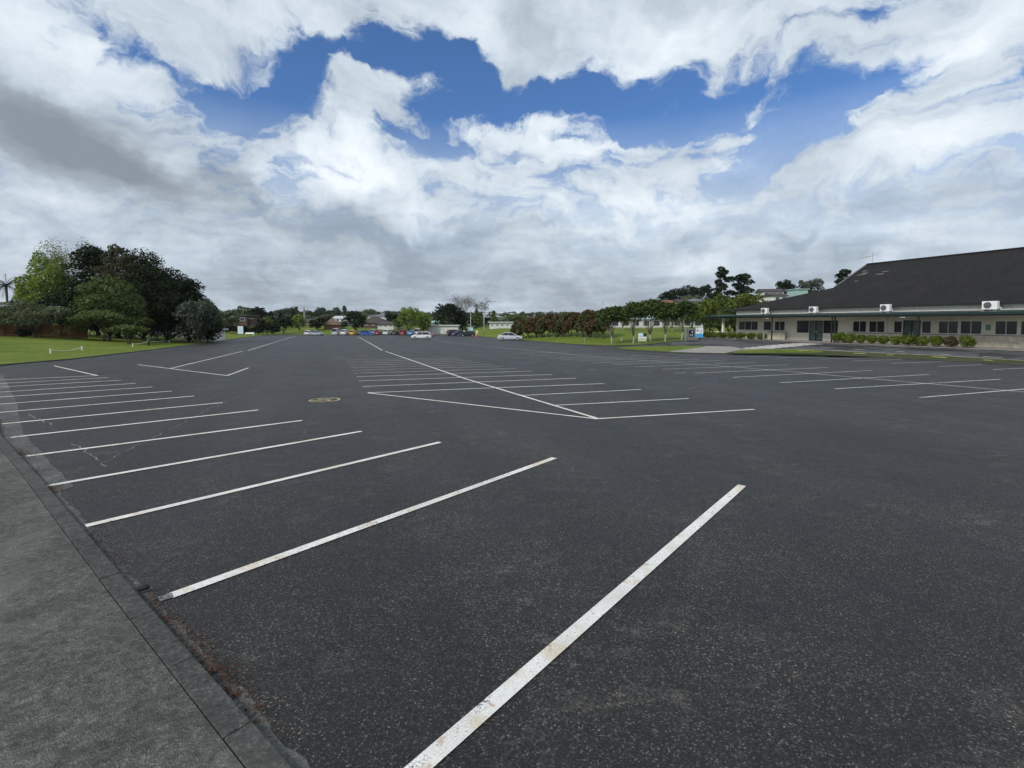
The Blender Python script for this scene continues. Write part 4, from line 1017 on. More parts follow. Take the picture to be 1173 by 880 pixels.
# short posts / stakes
def stake(x, yb, yt, mt, label, w=.08, **k):
    b = hit(x, yb); z1 = at(x, yt, b.y).z-b.z; r = empty('marker_post', b, 0, label, 'post'); MB().box(-w/2,w/2,-w/2,w/2,-.2,z1).build('post_body', M[mt], r, bevel=.01)
    MB().box(-w/2-.01,w/2+.01,-w/2-.01,w/2+.01,z1+.003,z1+.04).build('cap', M['grey'], r)
stake(711.7, 391.5, 386.5, 'white', 'small white stake on the field edge left of the notice board', .12)
stake(669.5, 394.3, 387, 'greywood', 'pale stake at the foot of the reddish row', .12)
stake(874.6, 391.0, 381.2, 'greywood', 'short grey post standing before the round shrubs', .16)
def pole(x, Y, yt, label, arm=None, kind='street_lamp', rad=.11, flood=False):
    b = ground(x, Y); z = at(x, yt, Y).z-b.z; r = empty(kind, b, 0, label, 'street lamp' if not flood else 'flood light')
    MB().tube([(0,0,-.2),(0,0,1.2),(0,0,z)], [rad*1.3,rad,rad*.6], 10).build('pole', M['pole'], r, smooth=True)
    if arm:
        ax, az = arm; MB().tube([(0,0,z-.05),(ax*.15,0,z+az*.7),(ax*.5,0,z+az*.95),(ax,0,z+az)], [rad*.6,rad*.5,rad*.45,rad*.4], 8).build('arm', M['pole'], r, smooth=True)
        MB().box(min(ax,ax*1.18), max(ax,ax*1.18), -.15, .15, z+az-.07, z+az+.1).build('lamp_head', M['lamp'], r, bevel=.03)
    if flood:
        MB().box(-.9,.9,-.05,.05,z+.003,z+.12).build('crossarm', M['pole'], r)
        for sx in (-.7, .7): MB().box(sx-.28, sx+.28, -.3, -.055, z-.35, z+.25).build('flood_lamp', M['lamp'], r, bevel=.03)
pole(554.5, 152, 349.5, 'tall street lamp with a long curved arm', (3.6, 1.1), rad=.16)
pole(539.3, 150, 355, 'straight grey lamp post behind the teal sign', (0.9,.2), rad=.14)
pole(408, 205, 370, 'small street lamp before the big dark tree', (-1.6,.6), rad=.12)
pole(690, 235, 345.5, 'flood light pole farther left on the skyline', flood=True, kind='floodlight_pole', rad=.13)
pole(698.5, 180, 348.5, 'flood light pole with a wide head over the reddish row', flood=True, kind='floodlight_pole', rad=.13)
pole(723, 230, 342.5, 'flood light pole above the pale-trunked trees', flood=True, kind='floodlight_pole', rad=.13)
board('teal_sign', 539, 379.6, 374.8, 6, 147, 'teal roadside sign behind the black car', [('teal',),('signgrey',.1,.45,.3,.8),('paleblue',.5,.9,.35,.75)])
stake_l = [(506,'white marker board before the long white shed'),(514.5,'narrow white marker board right of the first one'),(531.5,'white marker board behind the black car'),(546.3,'white marker board beside the orange cone')]
for x, lb in stake_l: board('marker_board', x, 382.0, 378.6, 2.0, 160, lb, [('white',),('signyellow',.2,.8,.2,.8)], legs=True)
board('white_board', 275.6, 382.6, 373.8, 6.2, 158, 'upright white board standing before the hedge', [('white',),('paleblue',.08,.92,.06,.94)])
b = ground(285.8, 158); px = 158/F
r = empty('bench', b, 0, 'low white bench beside the upright white board', 'bench'); W = 10*px
MB().box(-W/2,W/2,-.25,.25,.42,.5).build('seat', M['white'], r); MB().box(-W/2,W/2,.2,.26,.503,.95).build('backrest', M['white'], r)
for sx in (-W*.45, W*.45): MB().box(sx-.05,sx+.05,-.22,.2,-.1,.417).build('leg', M['white'], r)
# cone
b = hit(545.3, 385.9); r = empty('traffic_cone', b, 0, 'orange traffic cone at the kerb beside the black car', 'traffic cone')
MB().box(-.35,.35,-.35,.35,0,.06).build('base', M['orange'], r); MB().tube([(0,0,.063),(0,0,1.0)], [.28,.05], 14).build('cone_body', M['orange'], r, smooth=True); MB().tube([(0,0,.5),(0,0,.7)], [.19,.14], 14).build('band', M['white'], r)
# ------------------------------------------------------------------ cars
def car_proto(kind):
    P = {'hatch': dict(L=4.1, W=1.74, st=[(-2.05,.34,.72,.70),(-1.97,.24,.92,.80),(-1.5,.2,.99,.85),(0,.2,.95,.87),(1.0,.2,.93,.86),(1.6,.22,.84,.83),(1.95,.25,.68,.76),(2.05,.34,.54,.66)], gh=[(-1.93,.93),(-1.6,1.42),(-.2,1.5),(.3,1.46),(1.15,.92)], wx=(-1.28,1.28)),
         'sedan': dict(L=4.6, W=1.78, st=[(-2.3,.34,.8,.70),(-2.2,.24,.98,.8),(-1.6,.2,1.02,.86),(0,.2,.95,.88),(1.1,.2,.92,.87),(1.8,.22,.82,.84),(2.2,.25,.66,.77),(2.3,.34,.54,.66)], gh=[(-1.65,1.0),(-1.0,1.4),(-.2,1.46),(.35,1.42),(1.3,.91)], wx=(-1.4,1.42)),
         'suv': dict(L=4.5, W=1.85, st=[(-2.25,.4,.85,.76),(-2.18,.3,1.08,.86),(-1.6,.28,1.14,.91),(0,.28,1.1,.92),(1.1,.28,1.08,.91),(1.8,.3,1.0,.88),(2.15,.32,.84,.82),(2.25,.4,.62,.72)], gh=[(-2.1,1.08),(-1.85,1.66),(-.3,1.75),(.4,1.7),(1.2,1.08)], wx=(-1.38,1.38)),
         'van': dict(L=4.8, W=1.85, st=[(-2.4,.35,.95,.84),(-2.36,.26,1.15,.9),(-1.6,.24,1.18,.92),(0,.24,1.15,.92),(1.4,.24,1.12,.91),(2.0,.26,1.0,.88),(2.35,.3,.8,.82),(2.4,.38,.6,.74)], gh=[(-2.36,1.15),(-2.3,1.95),(-.3,2.05),(1.1,2.0),(1.95,1.04)], wx=(-1.5,1.45))}[kind]
    root = empty('parked_car', (0,0,0)); W = P['W']
    mb = MB(); secs = []
    for (x, z0, z1, hw) in P['st']:
        zm = z0+(z1-z0)*.5
        secs.append([(x,-hw*.86,z0),(x,-hw*.98,z0+.12),(x,-hw,zm),(x,-hw*.96,z1-.07),(x,-hw*.84,z1),(x,0,z1+.02),(x,hw*.84,z1),(x,hw*.96,z1-.07),(x,hw,zm),(x,hw*.98,z0+.12),(x,hw*.86,z0)])
    n = 11; vs = [v for s_ in secs for v in s_]; fs = []
    for i in range(len(secs)-1):
        for k in range(n): k2 = (k+1) % n; fs.append((i*n+k, i*n+k2, (i+1)*n+k2, (i+1)*n+k))
    fs += [tuple(range(n)), tuple((len(secs)-1)*n+k for k in range(n))]
    mb.add(vs, fs)
    g = P['gh']; hb = W*.455; ht = W*.35
    # roof panel and pillars in body colour
    (x1, z1), (x2, z2), (x3, z3) = g[1], g[2], g[3]
    rf = []
    for (x, z) in (g[1], g[2], g[3]): rf += [(x,-ht-.02,z-.01),(x,ht+.02,z-.01),(x,ht-.05,z+.045),(x,-ht+.05,z+.045)]
    mb.add(rf, [(0,1,2,3),(8,11,10,9)]+[(i*4+k, i*4+(k+1) % 4, (i+1)*4+(k+1) % 4, (i+1)*4+k) for i in (0,1) for k in range(4)])
    for sy in (-1, 1):
        mb.tube([(g[0][0],sy*(hb+.003),g[0][1]),(g[1][0],sy*(ht+.005),g[1][1])], .055, 5); mb.tube([(g[4][0],sy*(hb+.003),g[4][1]),(g[3][0],sy*(ht+.005),g[3][1])], .04, 5)
        mb.tube([(-.25,sy*(hb+.006),.95),(-.25,sy*(ht+.01),g[2][1])], .035, 5)
        mb.tube([(g[4][0]-.35,sy*(hb+.02),g[4][1]+.06),(g[4][0]-.35,sy*(hb+.2),g[4][1]+.09)], .06, 6)
    body = mb.build('body', M['white'], root, smooth=False)
    gl = MB(); vs = []
    for (x, z), hw in zip(g, (hb, ht, ht, ht, hb)): vs += [(x,-hw,z),(x,hw,z)]
    gl.add(vs, [(0,1,3,2),(2,3,5,4),(4,5,7,6),(6,7,9,8),(0,2,4,6,8),(1,9,7,5,3),(0,8,9,1)]); gl.build('glass', M['carglass'], root)
    rw = .31 if kind in ('hatch','sedan') else .35
    for x in P['wx']:
        for sy in (-1, 1):
            y0 = sy*(W/2-.2); y1 = sy*(W/2+.012)
            w = MB(); w.tube([(x,y0,rw),(x,y1,rw)], rw, 18); wo = w.build('wheel', M['rubber'], root, smooth=False)
            q = MB(); q.tube([(x,y1+sy*.003,rw),(x,y1+sy*.02,rw)], rw*.66, 12); q.build('rim', M['rim'], wo)
    xf = P['L']/2; xr = -P['L']/2; zl = P['st'][-1][2]+.1; zr = P['st'][1][2]-.15
    for sy in (-1, 1):
        MB().box(xf-.16, xf-.03, sy*W*.36-.16, sy*W*.36+.16, zl-.08, zl+.06).build('headlight', M['lamp'], root, bevel=.02)
        MB().box(xr-.01, xr+.14, sy*W*.38-.12, sy*W*.38+.12, zr-.08, zr+.12).build('taillight', M['red'], root, bevel=.02)
    MB().box(xr-.03, xr+.05, -.26, .26, .55, .66).build('number_plate', M['white'], root)
    MB().box(xf-.03, xf+.02, -.26, .26, .38, .48).build('number_plate', M['white'], root)
    MB().box(xf-.06, xf+.012, -W*.3, W*.3, .5, .6).build('grille', M['black'], root)
    return root
protoc = {k: car_proto(k) for k in ('hatch','sedan','suv','van')}; first = {k: True for k in protoc}
CARS = [
 (353.5,168,'hatch','white',(.75,.76,.77),95,'white hatchback at the left end of the far row'),
 (362.5,158,'sedan','silverblue',(.33,.38,.44),-28,'silver and dark sedan turning beside the white hatchback'),
 (386,167,'van','greyvan',(.5,.52,.53),92,'pale grey van in the far row'),
 (395.5,166,'suv','white',None,90,'white car between the grey van and the yellow car'),
 (404.8,167,'hatch','yellow',(.75,.45,.04),90,'yellow car in the far row'),
 (413.5,170,'sedan','darkgrey',(.12,.125,.13),85,'dark grey car mostly hidden behind the blue car'),
 (420.8,158,'hatch','blue',(.02,.12,.42),4,'bright blue hatchback side-on before the far row'),
 (428,169,'suv','paleblue',(.3,.42,.5),88,'pale blue car tucked behind the blue hatchback'),
 (433.6,167,'hatch','red',(.3,.015,.03),90,'dark red hatchback right of the blue hatchback'),
 (443.6,168,'suv','white2',(.68,.69,.68),88,'white car between dark red and black cars'),
 (452.8,167,'sedan','black',(.02,.022,.026),90,'black car with a pale rear window in the far row'),
 (461.7,167,'suv','red2',(.33,.02,.035),92,'red car between the black and light blue cars'),
 (471,166,'sedan','lightblue',(.14,.33,.62),90,'light blue car in the far row'),
 (479,169,'van','white3',(.7,.7,.7),88,'white vehicle half hidden behind the near white hatchback'),
 (487.5,128,'hatch','red3',(.3,.01,.04),-6,'red hatchback directly behind the near white hatchback'),
 (482.8,107,'hatch','white4',(.82,.83,.82),184,'near white hatchback side-on on the open asphalt'),
 (521,150,'suv','dark2',(.03,.034,.04),30,'dark car behind the black hatchback near the teal sign'),
 (527.5,147,'sedan','navy',(.03,.04,.09),40,'dark blue car between two dark cars near the teal sign'),
 (535.6,138,'hatch','black2',(.018,.026,.026),186,'black hatchback beside the orange cone'),
 (584.3,96,'sedan','silver',(.55,.58,.62),-3,'silver sedan parked along the grass mound kerb'),
]
mats = {}
for (x, Y, kd_, cn, c, yaw, lb) in CARS:
    o = protoc[kd_] if first[kd_] else copy_tree(protoc[kd_]); first[kd_] = False
    if cn not in mats: mats[cn] = paintcol('car_paint_'+cn, c or (.75,.76,.77))
    o.location = ground(x, Y)+Vector((0,0,.005)); o.rotation_euler = (0,0,R(yaw)); k = 1.1 if Y > 140 else 1.06; o.scale = (k,k,k)
    tag(o, lb, 'car', 'cars parked at the far end of the lot')
    for ch in o.children:
        if ch.name.startswith('body'): ch.material_slots[0].link = 'OBJECT'; ch.material_slots[0].material = mats[cn]
# ------------------------------------------------------------------ the long building
FN = 58.03; S0 = 54.8; Z0 = .08
ang = math.atan2(-ES[1], -ES[0]); org = fr(S0, FN); org.z = Z0
bd = empty('community_hall', org, ang, 'long cream single-storey hall with a huge dark shingle roof and green verandah', 'building')
def XL(x, n=FN):
    Y = nh(x, n); X = (x-XC)/F*Y; return S0-(ES[0]*X+ES[1]*Y)
LEN = 62; WT = 4.1
ops = []  # openings: x0,x1,z0,z1,kind
def O(xa, xb, z0, z1, k): ops.append((XL(xa), XL(xb), z0, z1, k))
O(845.7,867.8,1.15,2.45,'w3'); O(874,883,1.15,2.45,'w1'); O(886.6,898.7,1.15,2.45,'w2')
O(912.6,926.2,.95,2.5,'bw'); O(926.6,942.4,.0,2.5,'door'); O(942.8,959.5,.95,2.5,'bw')
O(976.2,992.0,1.15,2.45,'w2'); O(994.6,1013,1.15,2.45,'w2'); O(1023,1033,1.15,2.45,'w1'); O(1034,1054.2,0,2.5,'door'); O(1055,1066.2,1.15,2.45,'w1')
O(1074,1097.3,1.15,2.45,'w2'); O(1099,1124.4,1.15,2.45,'w2'); O(1138.6,1165.3,1.15,2.45,'w2'); O(1168,1198,1.15,2.45,'w2')
xe = ops[-1][1]+2.0
while xe+6 < LEN: ops.append((xe, xe+2.4, 1.15, 2.45, 'w2')); ops.append((xe+2.6, xe+5, 1.15, 2.45, 'w2')); xe += 7
mb = MB(); cur = 0.0
for (a, b_, z0, z1, k) in ops:
    if a > cur+.004: mb.box(cur, a, 0, .2, -.3, WT)
    mb.box(a, b_, 0, .2, z1, WT)
    if z0 > 0: mb.box(a, b_, 0, .2, -.3, z0)
    cur = b_
mb.box(cur, LEN, 0, .2, -.3, WT)
mb.box(0, .2, .2, 24, -.3, WT); mb.box(LEN-.2, LEN, .2, 24, -.3, WT); mb.box(0, LEN, 24, 24.2, -.3, WT)
mb.build('wall', M['cream'], bd)
MB().box(.21, LEN-.21, .9, .95, -.2, WT).build('dark_room_backing', simple('dim_interior', (.03,.03,.03), .9), bd)  # near-black sheet behind the windows; room dimness put into its colour
for (a, b_, z0, z1, k) in ops:
    w = b_-a
    if k.startswith('w'):
        fm = MB(); t_ = .06
        fm.box(a, b_, .03, .1, z0, z0+t_); fm.box(a, b_, .03, .1, z1-t_, z1); fm.box(a, a+t_, .03, .1, z0+t_, z1-t_); fm.box(b_-t_, b_, .03, .1, z0+t_, z1-t_)
        nm = int(k[1])
        for q in range(1, nm): cx = a+w*q/nm; fm.box(cx-.025, cx+.025, .03, .1, z0+t_, z1-t_)
        fo = fm.build('window', M['creamband'], bd)
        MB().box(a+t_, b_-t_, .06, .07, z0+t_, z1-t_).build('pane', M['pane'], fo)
        MB().box(a-.03, b_+.03, -.05, -.003, z0-.06, z0-.005).build('sill', M['white'], fo)
    elif k == 'bw':
        fm = MB(); t_ = .07
        fm.box(a, b_, .03, .1, z0, z0+t_); fm.box(a, b_, .03, .1, z1-t_, z1); fm.box(a, a+t_, .03, .1, z0+t_, z1-t_); fm.box(b_-t_, b_, .03, .1, z0+t_, z1-t_); fm.box(a+w*.4, a+w*.4+.07, .03, .1, z0+t_, z1-t_)
        fo = fm.build('window', M['black'], bd); MB().box(a+t_, b_-t_, .06, .07, z0+t_, z1-t_).build('pane', M['pane'], fo)
        MB().box(a, b_, -.03, -.003, z0-.06, z0-.003).build('sill', M['white'], fo)
    else:
        t_ = .08
        for q in (0, 1):
            x0 = a+w*q/2+.01; x1 = a+w*(q+1)/2-.01; fm = MB()
            fm.box(x0, x0+t_, .02, .1, .02, z1-.02); fm.box(x1-t_, x1, .02, .1, .02, z1-.02)
            for zz in (.02, .95, z1-.1): fm.box(x0+t_, x1-t_, .02, .1, zz, zz+t_)
            fo = fm.build('door', M['black'], bd)
            MB().box(x0+t_, x1-t_, .05, .06, .1, z1-.1).build('pane', M['doorglass'], fo)
            hx = x1-.14 if q == 0 else x0+.08; MB().box(hx, hx+.05, -.04, .017, .9, 1.3).build('handle', M['rim'], fo)
# brick dado, sill line
xa = XL(959.5)+.6
def dado(x0, x1): 
    MB().box(x0, x1, -.09, -.003, -.25, 1.06).build('brick_dado', M['brick'], bd); MB().box(x0, x1, -.11, -.004, 1.063, 1.11).build('sill_line', simple('dark_red_sill', (.09,.03,.025), .7), bd)
dado(XL(971), XL(1034)-.02); dado(XL(1054.2)+.02, LEN)
MB().box(XL(884), XL(902.7), -.62, -.5, -.25, 1.0).build('low_brick_wall', M['brick'], bd); MB().box(XL(884)-.03, XL(902.7)+.03, -.65, -.47, 1.003, 1.05).build('wall_cap', M['kerb'], bd)
# boards band under the eave
mb = MB()
for j in range(4): mb.box(0, LEN, -.035, -.003, 3.42+j*.165, 3.42+j*.165+.13)
mb.build('louvre_band', M['creamband'], bd)
k = 1.8
while k < LEN: MB().box(k-.14, k+.14, -.06, -.037, 3.4, 4.1).build('band_batten', M['white'], bd); k += 3.1
# roof
EV = 4.12; yf, yr, zr = -.5, 12.0, 10.15; KX = 11.1; kt = .45
yk = yf+(yr-yf)*kt; zk = EV+(zr-EV)*kt; yb2 = 24+(.75); ykb = yb2-(yb2-yr)*kt
V = [(-.9,yf,EV),(LEN+.9,yf,EV),(LEN+.9,yr,zr),(KX-.4,yr,zr),(KX,yk,zk),(KX,ykb,zk),(-.9,yb2,EV),(LEN+.9,yb2,EV),
     (-.9,yf,EV-.16),(LEN+.9,yf,EV-.16),(LEN+.9,yb2,EV-.16),(-.9,yb2,EV-.16)]
MB().add(V, [(0,1,2,3,4),(7,6,5,3,2),(0,4,5,6),(1,7,2),(3,5,4),(8,11,10,9),(0,8,9,1),(1,9,10,7),(7,10,11,6),(6,11,8,0)]).build('roof', M['roof'], bd)
MB().tube([(KX-.4,yr,zr+.02),(LEN+.9,yr,zr+.02)], .13, 8).build('ridge_cap', M['roof'], bd)
MB().tube([(KX-.4,yr,zr+.03),(KX,yk-.05,zk+.04)], .1, 6).build('barge_cap', roofgrey, bd)
MB().box(-.95, LEN+.95, yf-.13, yf-.003, EV-.15, EV-.01).build('gutter', M['black'], bd)
def onroof(x, y, sz, nm, mt):
    d_ = ray(x, y); 
    # intersect with front roof plane in local frame
    ca, sa = math.cos(-ang), math.sin(-ang)
    o_ = Vector((0,0,HC))-org; o_ = Vector((o_.x*ca-o_.y*sa, o_.x*sa+o_.y*ca, o_.z)); dl = Vector((d_[0]*ca-d_[1]*sa, d_[0]*sa+d_[1]*ca, d_[2]))
    m_ = (zr-EV)/(yr-yf); t = (EV+m_*(o_.y-yf)-o_.z)/(dl.z-m_*dl.y); p = o_+dl*t
    a = math.atan(m_); q = MB(); hx, hy = sz[0]/2, sz[1]/2
    vs = [(p.x+sx*hx, p.y+sy*hy*math.cos(a), p.z+sy*hy*math.sin(a)+zz) for zz in (.02,.07) for sx, sy in ((-1,-1),(1,-1),(1,1),(-1,1))]
    q.add(vs, [(0,3,2,1),(4,5,6,7),(0,1,5,4),(1,2,6,5),(2,3,7,6),(3,0,4,7)]).build(nm, mt, bd)
patch = simple('bleached_shingle', (.1,.092,.085), .8, var=.4)
for (x, y, sz) in [(984,315.5,(.5,.25)),(989.8,314.2,(.7,.8)),(991,311,(.6,.3)),(1008,314.5,(.9,.3)),(1014,311.5,(.8,.25)),(981,322.5,(.4,.2))]: onroof(x, y, sz, 'roof_patch', patch)
# aerial
p = (KX+.3, yr, zr)
MB().tube([p,(p[0],p[1],zr+1.6)], .03, 6).tube([(p[0]-1.6,p[1]-.2,zr+.9),(p[0]+.6,p[1]+.1,zr+1.25)], .02, 5).tube([(p[0]-.4,p[1]-.7,zr+1.05),(p[0]-.4,p[1]+.7,zr+1.05)], .015, 5).tube([(p[0]-.9,p[1]-.6,zr+1.0),(p[0]-.9,p[1]+.6,zr+1.0)], .015, 5).build('aerial', M['grey'], bd)
# verandah
VN = 54.3; vy = VN-FN; xv0 = XL(809, VN)
zi, zo = 3.42, 3.2
vr = MB().add([(xv0,vy,zo),(LEN,vy,zo),(LEN,-.04,zi),(xv0,-.04,zi),(xv0,vy,zo-.06),(LEN,vy,zo-.06),(LEN,-.04,zi-.06),(xv0,-.04,zi-.06)],[(0,1,2,3),(4,7,6,5),(0,4,5,1),(1,5,6,2),(2,6,7,3),(3,7,4,0)]).build('verandah_roof', M['dkgreen'], bd)
MB().box(xv0-.05, LEN, vy-.14, vy-.003, zo-.2, zo+.02).build('verandah_gutter', M['dkgreen'], bd)
MB().box(xv0, LEN, vy, vy+.08, zo-.32, zo-.063).build('verandah_beam', M['black'], bd)
MB().box(xv0-.05, xv0-.003, vy-.14, 6, zo-.1, zo+.1).build('verandah_fascia', M['dkgreen'], bd)
MB().box(xv0, -.003, -.035, 6, zo-.06, zo+.06).build('verandah_end_roof', M['dkgreen'], bd)
for x in (812.5, 883.7, 952.2, 955.6, 1050.8, 1300):
    xx = XL(x, VN+.1); MB().box(xx-.06, xx+.06, vy+.1, vy+.22, -.3, zo-.07).build('verandah_post', M['black'], bd)
xx = XL(828, VN+1.2); MB().box(xx-.13, xx+.13, vy+1.1, vy+1.36, -.3, zo-.02).build('verandah_post', M['creamband'], bd)
for x in (840, 904, 925, 1016, 1110):
    xx = XL(x); 
xx = XL(1016); MB().tube([(xx,-.07,-.1),(xx,-.07,3.3)], .045, 8).build('downpipe', M['creamband'], bd)
MB().box(XL(812), -.02, .2, .4, -.3, .85).build('low_brick_wall', M['brick'], bd)
for x in (880.5, 1035.5):
    xx = XL(x, VN+.5); MB().box(xx-.25, xx+.25, vy+.12, vy+.3, zo-.45, zo-.33).build('verandah_light', M['lamp'], bd)
# exit / assembly sign on the pier
xx0, xx1 = XL(1129), XL(1134.2)
sg = MB().box(xx0, xx1, -.03, -.003, 1.55, 2.05).build('safety_sign', M['signgreen'], bd)
xm = (xx0+xx1)/2; q = MB(); q.box(xm-.09, xm+.09, -.04, -.033, 1.85, 1.9); q.box(xm-.025, xm+.025, -.04, -.033, 1.9, 1.95); q.box(xm-.025, xm+.025, -.04, -.033, 1.8, 1.85); q.box(xm-.12, xm+.12, -.04, -.033, 1.65, 1.68); q.box(xm-.1, xm+.1, -.04, -.033, 1.7, 1.72)
q.build('safety_mark', simple('pale_green_print', (.3,.55,.42), .6), sg)
# air conditioners on the verandah roof
def aircon(x, label, w=.95, n=57.0):
    xx = XL(x, n); yl = n-FN; zz = zo+(zi-zo)*(yl-vy)/(-.04-vy); c_, s_ = math.cos(ang), math.sin(ang)
    wp = Vector((org.x+xx*c_-yl*s_, org.y+xx*s_+yl*c_, Z0+zz)); r = empty('air_conditioner', wp, ang, label, 'air conditioner', 'air conditioner units on the verandah roof')
    MB().box(-w/2, w/2, -.2, .2, .1, .85).build('casing', M['white'], r, bevel=.02)
    MB().tube([(-w*.12,-.21,.48),(-w*.12,-.235,.48)], .29, 20).build('fan_grille', simple('fan_dark', (.09,.09,.1), .5), r)
    for sx in (-w*.38, w*.38): MB().box(sx-.04, sx+.04, -.24, .2, -.02, .097).build('foot', M['grey'], r)
    MB().tube([(w/2+.01,.1,.3),(w/2+.15,.1,.25),(w/2+.15,.1,.05)], .03, 6).build('pipe', M['white'], r)
aircon(875.5, 'air conditioner nearest the low end of the roof'); aircon(931, 'air conditioner above the first glazed doors'); aircon(1013.5, 'air conditioner between the two glazed doorways'); aircon(1133, 'largest-looking air conditioner above the green safety sign', 1.1)
# round shrubs along the front
def shrub(x, n, w, h, label, lm, seed):
    Y = nh(x, n); X = (x-XC)/F*Y; b = Vector((X, Y, float(T(X, Y))+.1)); W = w/F*Y; rng = np.random.default_rng(seed); rd = random.Random(seed)
    r = empty('shrub', b, 0, label, 'shrub', 'round clipped shrubs along the hall')
    cl = [((0,0,h*.48),(W*.44,W*.44,h*.44))]+[((math.cos(a)*W*.25,math.sin(a)*W*.25,h*(.35+.4*rd.random())),(W*.26,W*.26,h*.27)) for a in [rd.uniform(0,6.28) for _ in range(7)]]
    quads_mesh('foliage', clump_leaves(rng, cl, 2600, .1, .2), lm, r); MB().tube([(0,0,-.1),(0,0,h*.5)], [.05,.03], 6).build('stem', M['bark'], r)
sh1 = [811,818.8,828,837.5,848.5,860.5,873]
for i, x in enumerate(sh1): shrub(x, 53.6, 11.5, .95, ORD[i]+' round shrub from the grey gate', M['leaf_box'], 300+i)
sh2 = [(960,13,1.25),(968,8,.95),(974.5,11,1.1),(986.5,10,1.0),(998.5,10,1.0),(1011.5,12.5,1.0),(1026,11.5,.95),(1041.5,16.5,1.1),(1057.5,12,1.0),(1072.5,13.5,1.05),(1089.5,14.5,1.0),(1108.5,17,1.15)]
for i, (x, w, h) in enumerate(sh2): shrub(x, 54.7, w, h, ORD[i]+' shrub from the verandah posts along the block wall', M['leaf_brown' if i == 10 else 'leaf_box'], 330+i)
c = hit(863, 388.6); 
# ------------------------------------------------------------------ world
w = bpy.data.worlds.new('World'); sc.world = w; w.use_nodes = True; t = NT(w.node_tree); w.node_tree.nodes.clear()
SUN_EL, SUN_AZ = R(38), R(-132)          # azimuth from +Y clockwise: behind and to the left
sky = t.n('ShaderNodeTexSky', sky_type='NISHITA', sun_disc=False); sky.sun_elevation = SUN_EL; sky.sun_rotation = SUN_AZ; sky.air_density = 1.0; sky.dust_density = .6; sky.ozone_density = 2.0
tc = t.n('ShaderNodeTexCoord').outputs['Generated']
sep = t.n('ShaderNodeSeparateXYZ'); t.l(tc, sep.inputs[0])
az = t.math('ARCTAN2', sep.outputs[0], sep.outputs[1]); el = t.math('ARCSINE', sep.outputs[2])
q = t.n('ShaderNodeCombineXYZ'); t.l(az, q.inputs[0]); t.l(el, q.inputs[1])
zc = t.math('ADD', t.math('MAXIMUM', sep.outputs[2], 0.0), .13)
pl = t.n('ShaderNodeVectorMath', operation='DIVIDE'); t.l(tc, pl.inputs[0])
cz = t.n('ShaderNodeCombineXYZ'); t.l(zc, cz.inputs[0]); t.l(zc, cz.inputs[1]); cz.inputs[2].default_value = 1.0; t.l(cz.outputs[0], pl.inputs[1])
PL = pl.outputs[0]
# warp of the layout coordinates
def ncol(vec, scale, det=4, rough=.55):
    nd = t.n('ShaderNodeTexNoise'); nd.inputs['Scale'].default_value = scale; nd.inputs['Detail'].default_value = det; nd.inputs['Roughness'].default_value = rough; t.l(vec, nd.inputs['Vector']); return nd.outputs['Color']
wv = t.n('ShaderNodeVectorMath', operation='SUBTRACT'); t.l(ncol(tc, 4.2, 6, .55), wv.inputs[0]); wv.inputs[1].default_value = (.5,.5,.5)
ws = t.n('ShaderNodeVectorMath', operation='MULTIPLY'); t.l(wv.outputs[0], ws.inputs[0]); ws.inputs[1].default_value = (.34,.24,0)
qa = t.n('ShaderNodeVectorMath', operation='ADD'); t.l(q.outputs[0], qa.inputs[0]); t.l(ws.outputs[0], qa.inputs[1]); Q = qa.outputs[0]
def azel(x, y): d = ray(x, y); d = d/np.linalg.norm(d); return math.atan2(d[0], d[1]), math.asin(d[2])
def blobs(lst):
    acc = None
    for (x, y, rx, ry, rot, wt) in lst:
        a0, e0 = azel(x, y); kx = abs(azel(x+5, y)[0]-azel(x-5, y)[0])/10; ky = abs(azel(x, y+5)[1]-azel(x, y-5)[1])/10
        mp = t.n('ShaderNodeMapping', vector_type='TEXTURE'); mp.inputs['Location'].default_value = (a0, e0, 0); mp.inputs['Rotation'].default_value = (0,0,R(rot)); mp.inputs['Scale'].default_value = (rx*kx*1.35, ry*ky*1.35, 1)
        t.l(Q, mp.inputs['Vector']); g = t.n('ShaderNodeTexGradient', gradient_type='SPHERICAL'); t.l(mp.outputs[0], g.inputs[0])
        s_ = t.math('SMOOTH_MIN', g.outputs['Fac'], .75, .3) if False else g.outputs['Fac']
        acc = t.math('MULTIPLY', s_, wt) if acc is None else t.math('MULTIPLY_ADD', s_, wt, acc)
    return acc
gaps = blobs([(128,52,34,16,0,.9),(215,88,60,34,10,1.3),(300,92,85,42,6,1.9),(375,62,80,40,5,1.5),(478,52,70,36,-8,1.5),(520,70,50,50,0,1.3),(555,112,70,32,0,1.5),(510,148,50,30,-10,1.0),
  (640,100,60,28,0,1.2),(690,82,85,38,5,1.8),(760,100,60,35,0,1.3),(700,128,50,22,0,.8),(860,85,60,34,25,1.2),(830,105,60,26,20,.9),(940,105,90,36,18,1.8),(1010,88,80,28,15,1.2),(905,160,40,30,0,1.2),(955,150,50,26,20,1.0),(882,195,32,18,0,.9),(985,3,24,16,0,1.0),(1140,92,60,10,18,.8),(312,168,14,10,0,.5),(1025,258,70,20,0,.35),(160,380,10,5,0,0)])
fill = blobs([(60,140,160,85,-12,.9),(150,205,130,45,-10,.6),(588,30,62,62,0,1.6),(405,92,48,16,0,.6),(455,110,70,18,-25,.9),(560,60,20,40,0,.3),(735,95,30,14,30,.4),(880,60,50,14,25,.6),(430,20,70,30,0,.7),(755,25,95,55,0,1.2),(1060,40,130,45,15,.9),(610,140,60,40,0,.4),(200,40,70,30,0,.5)])
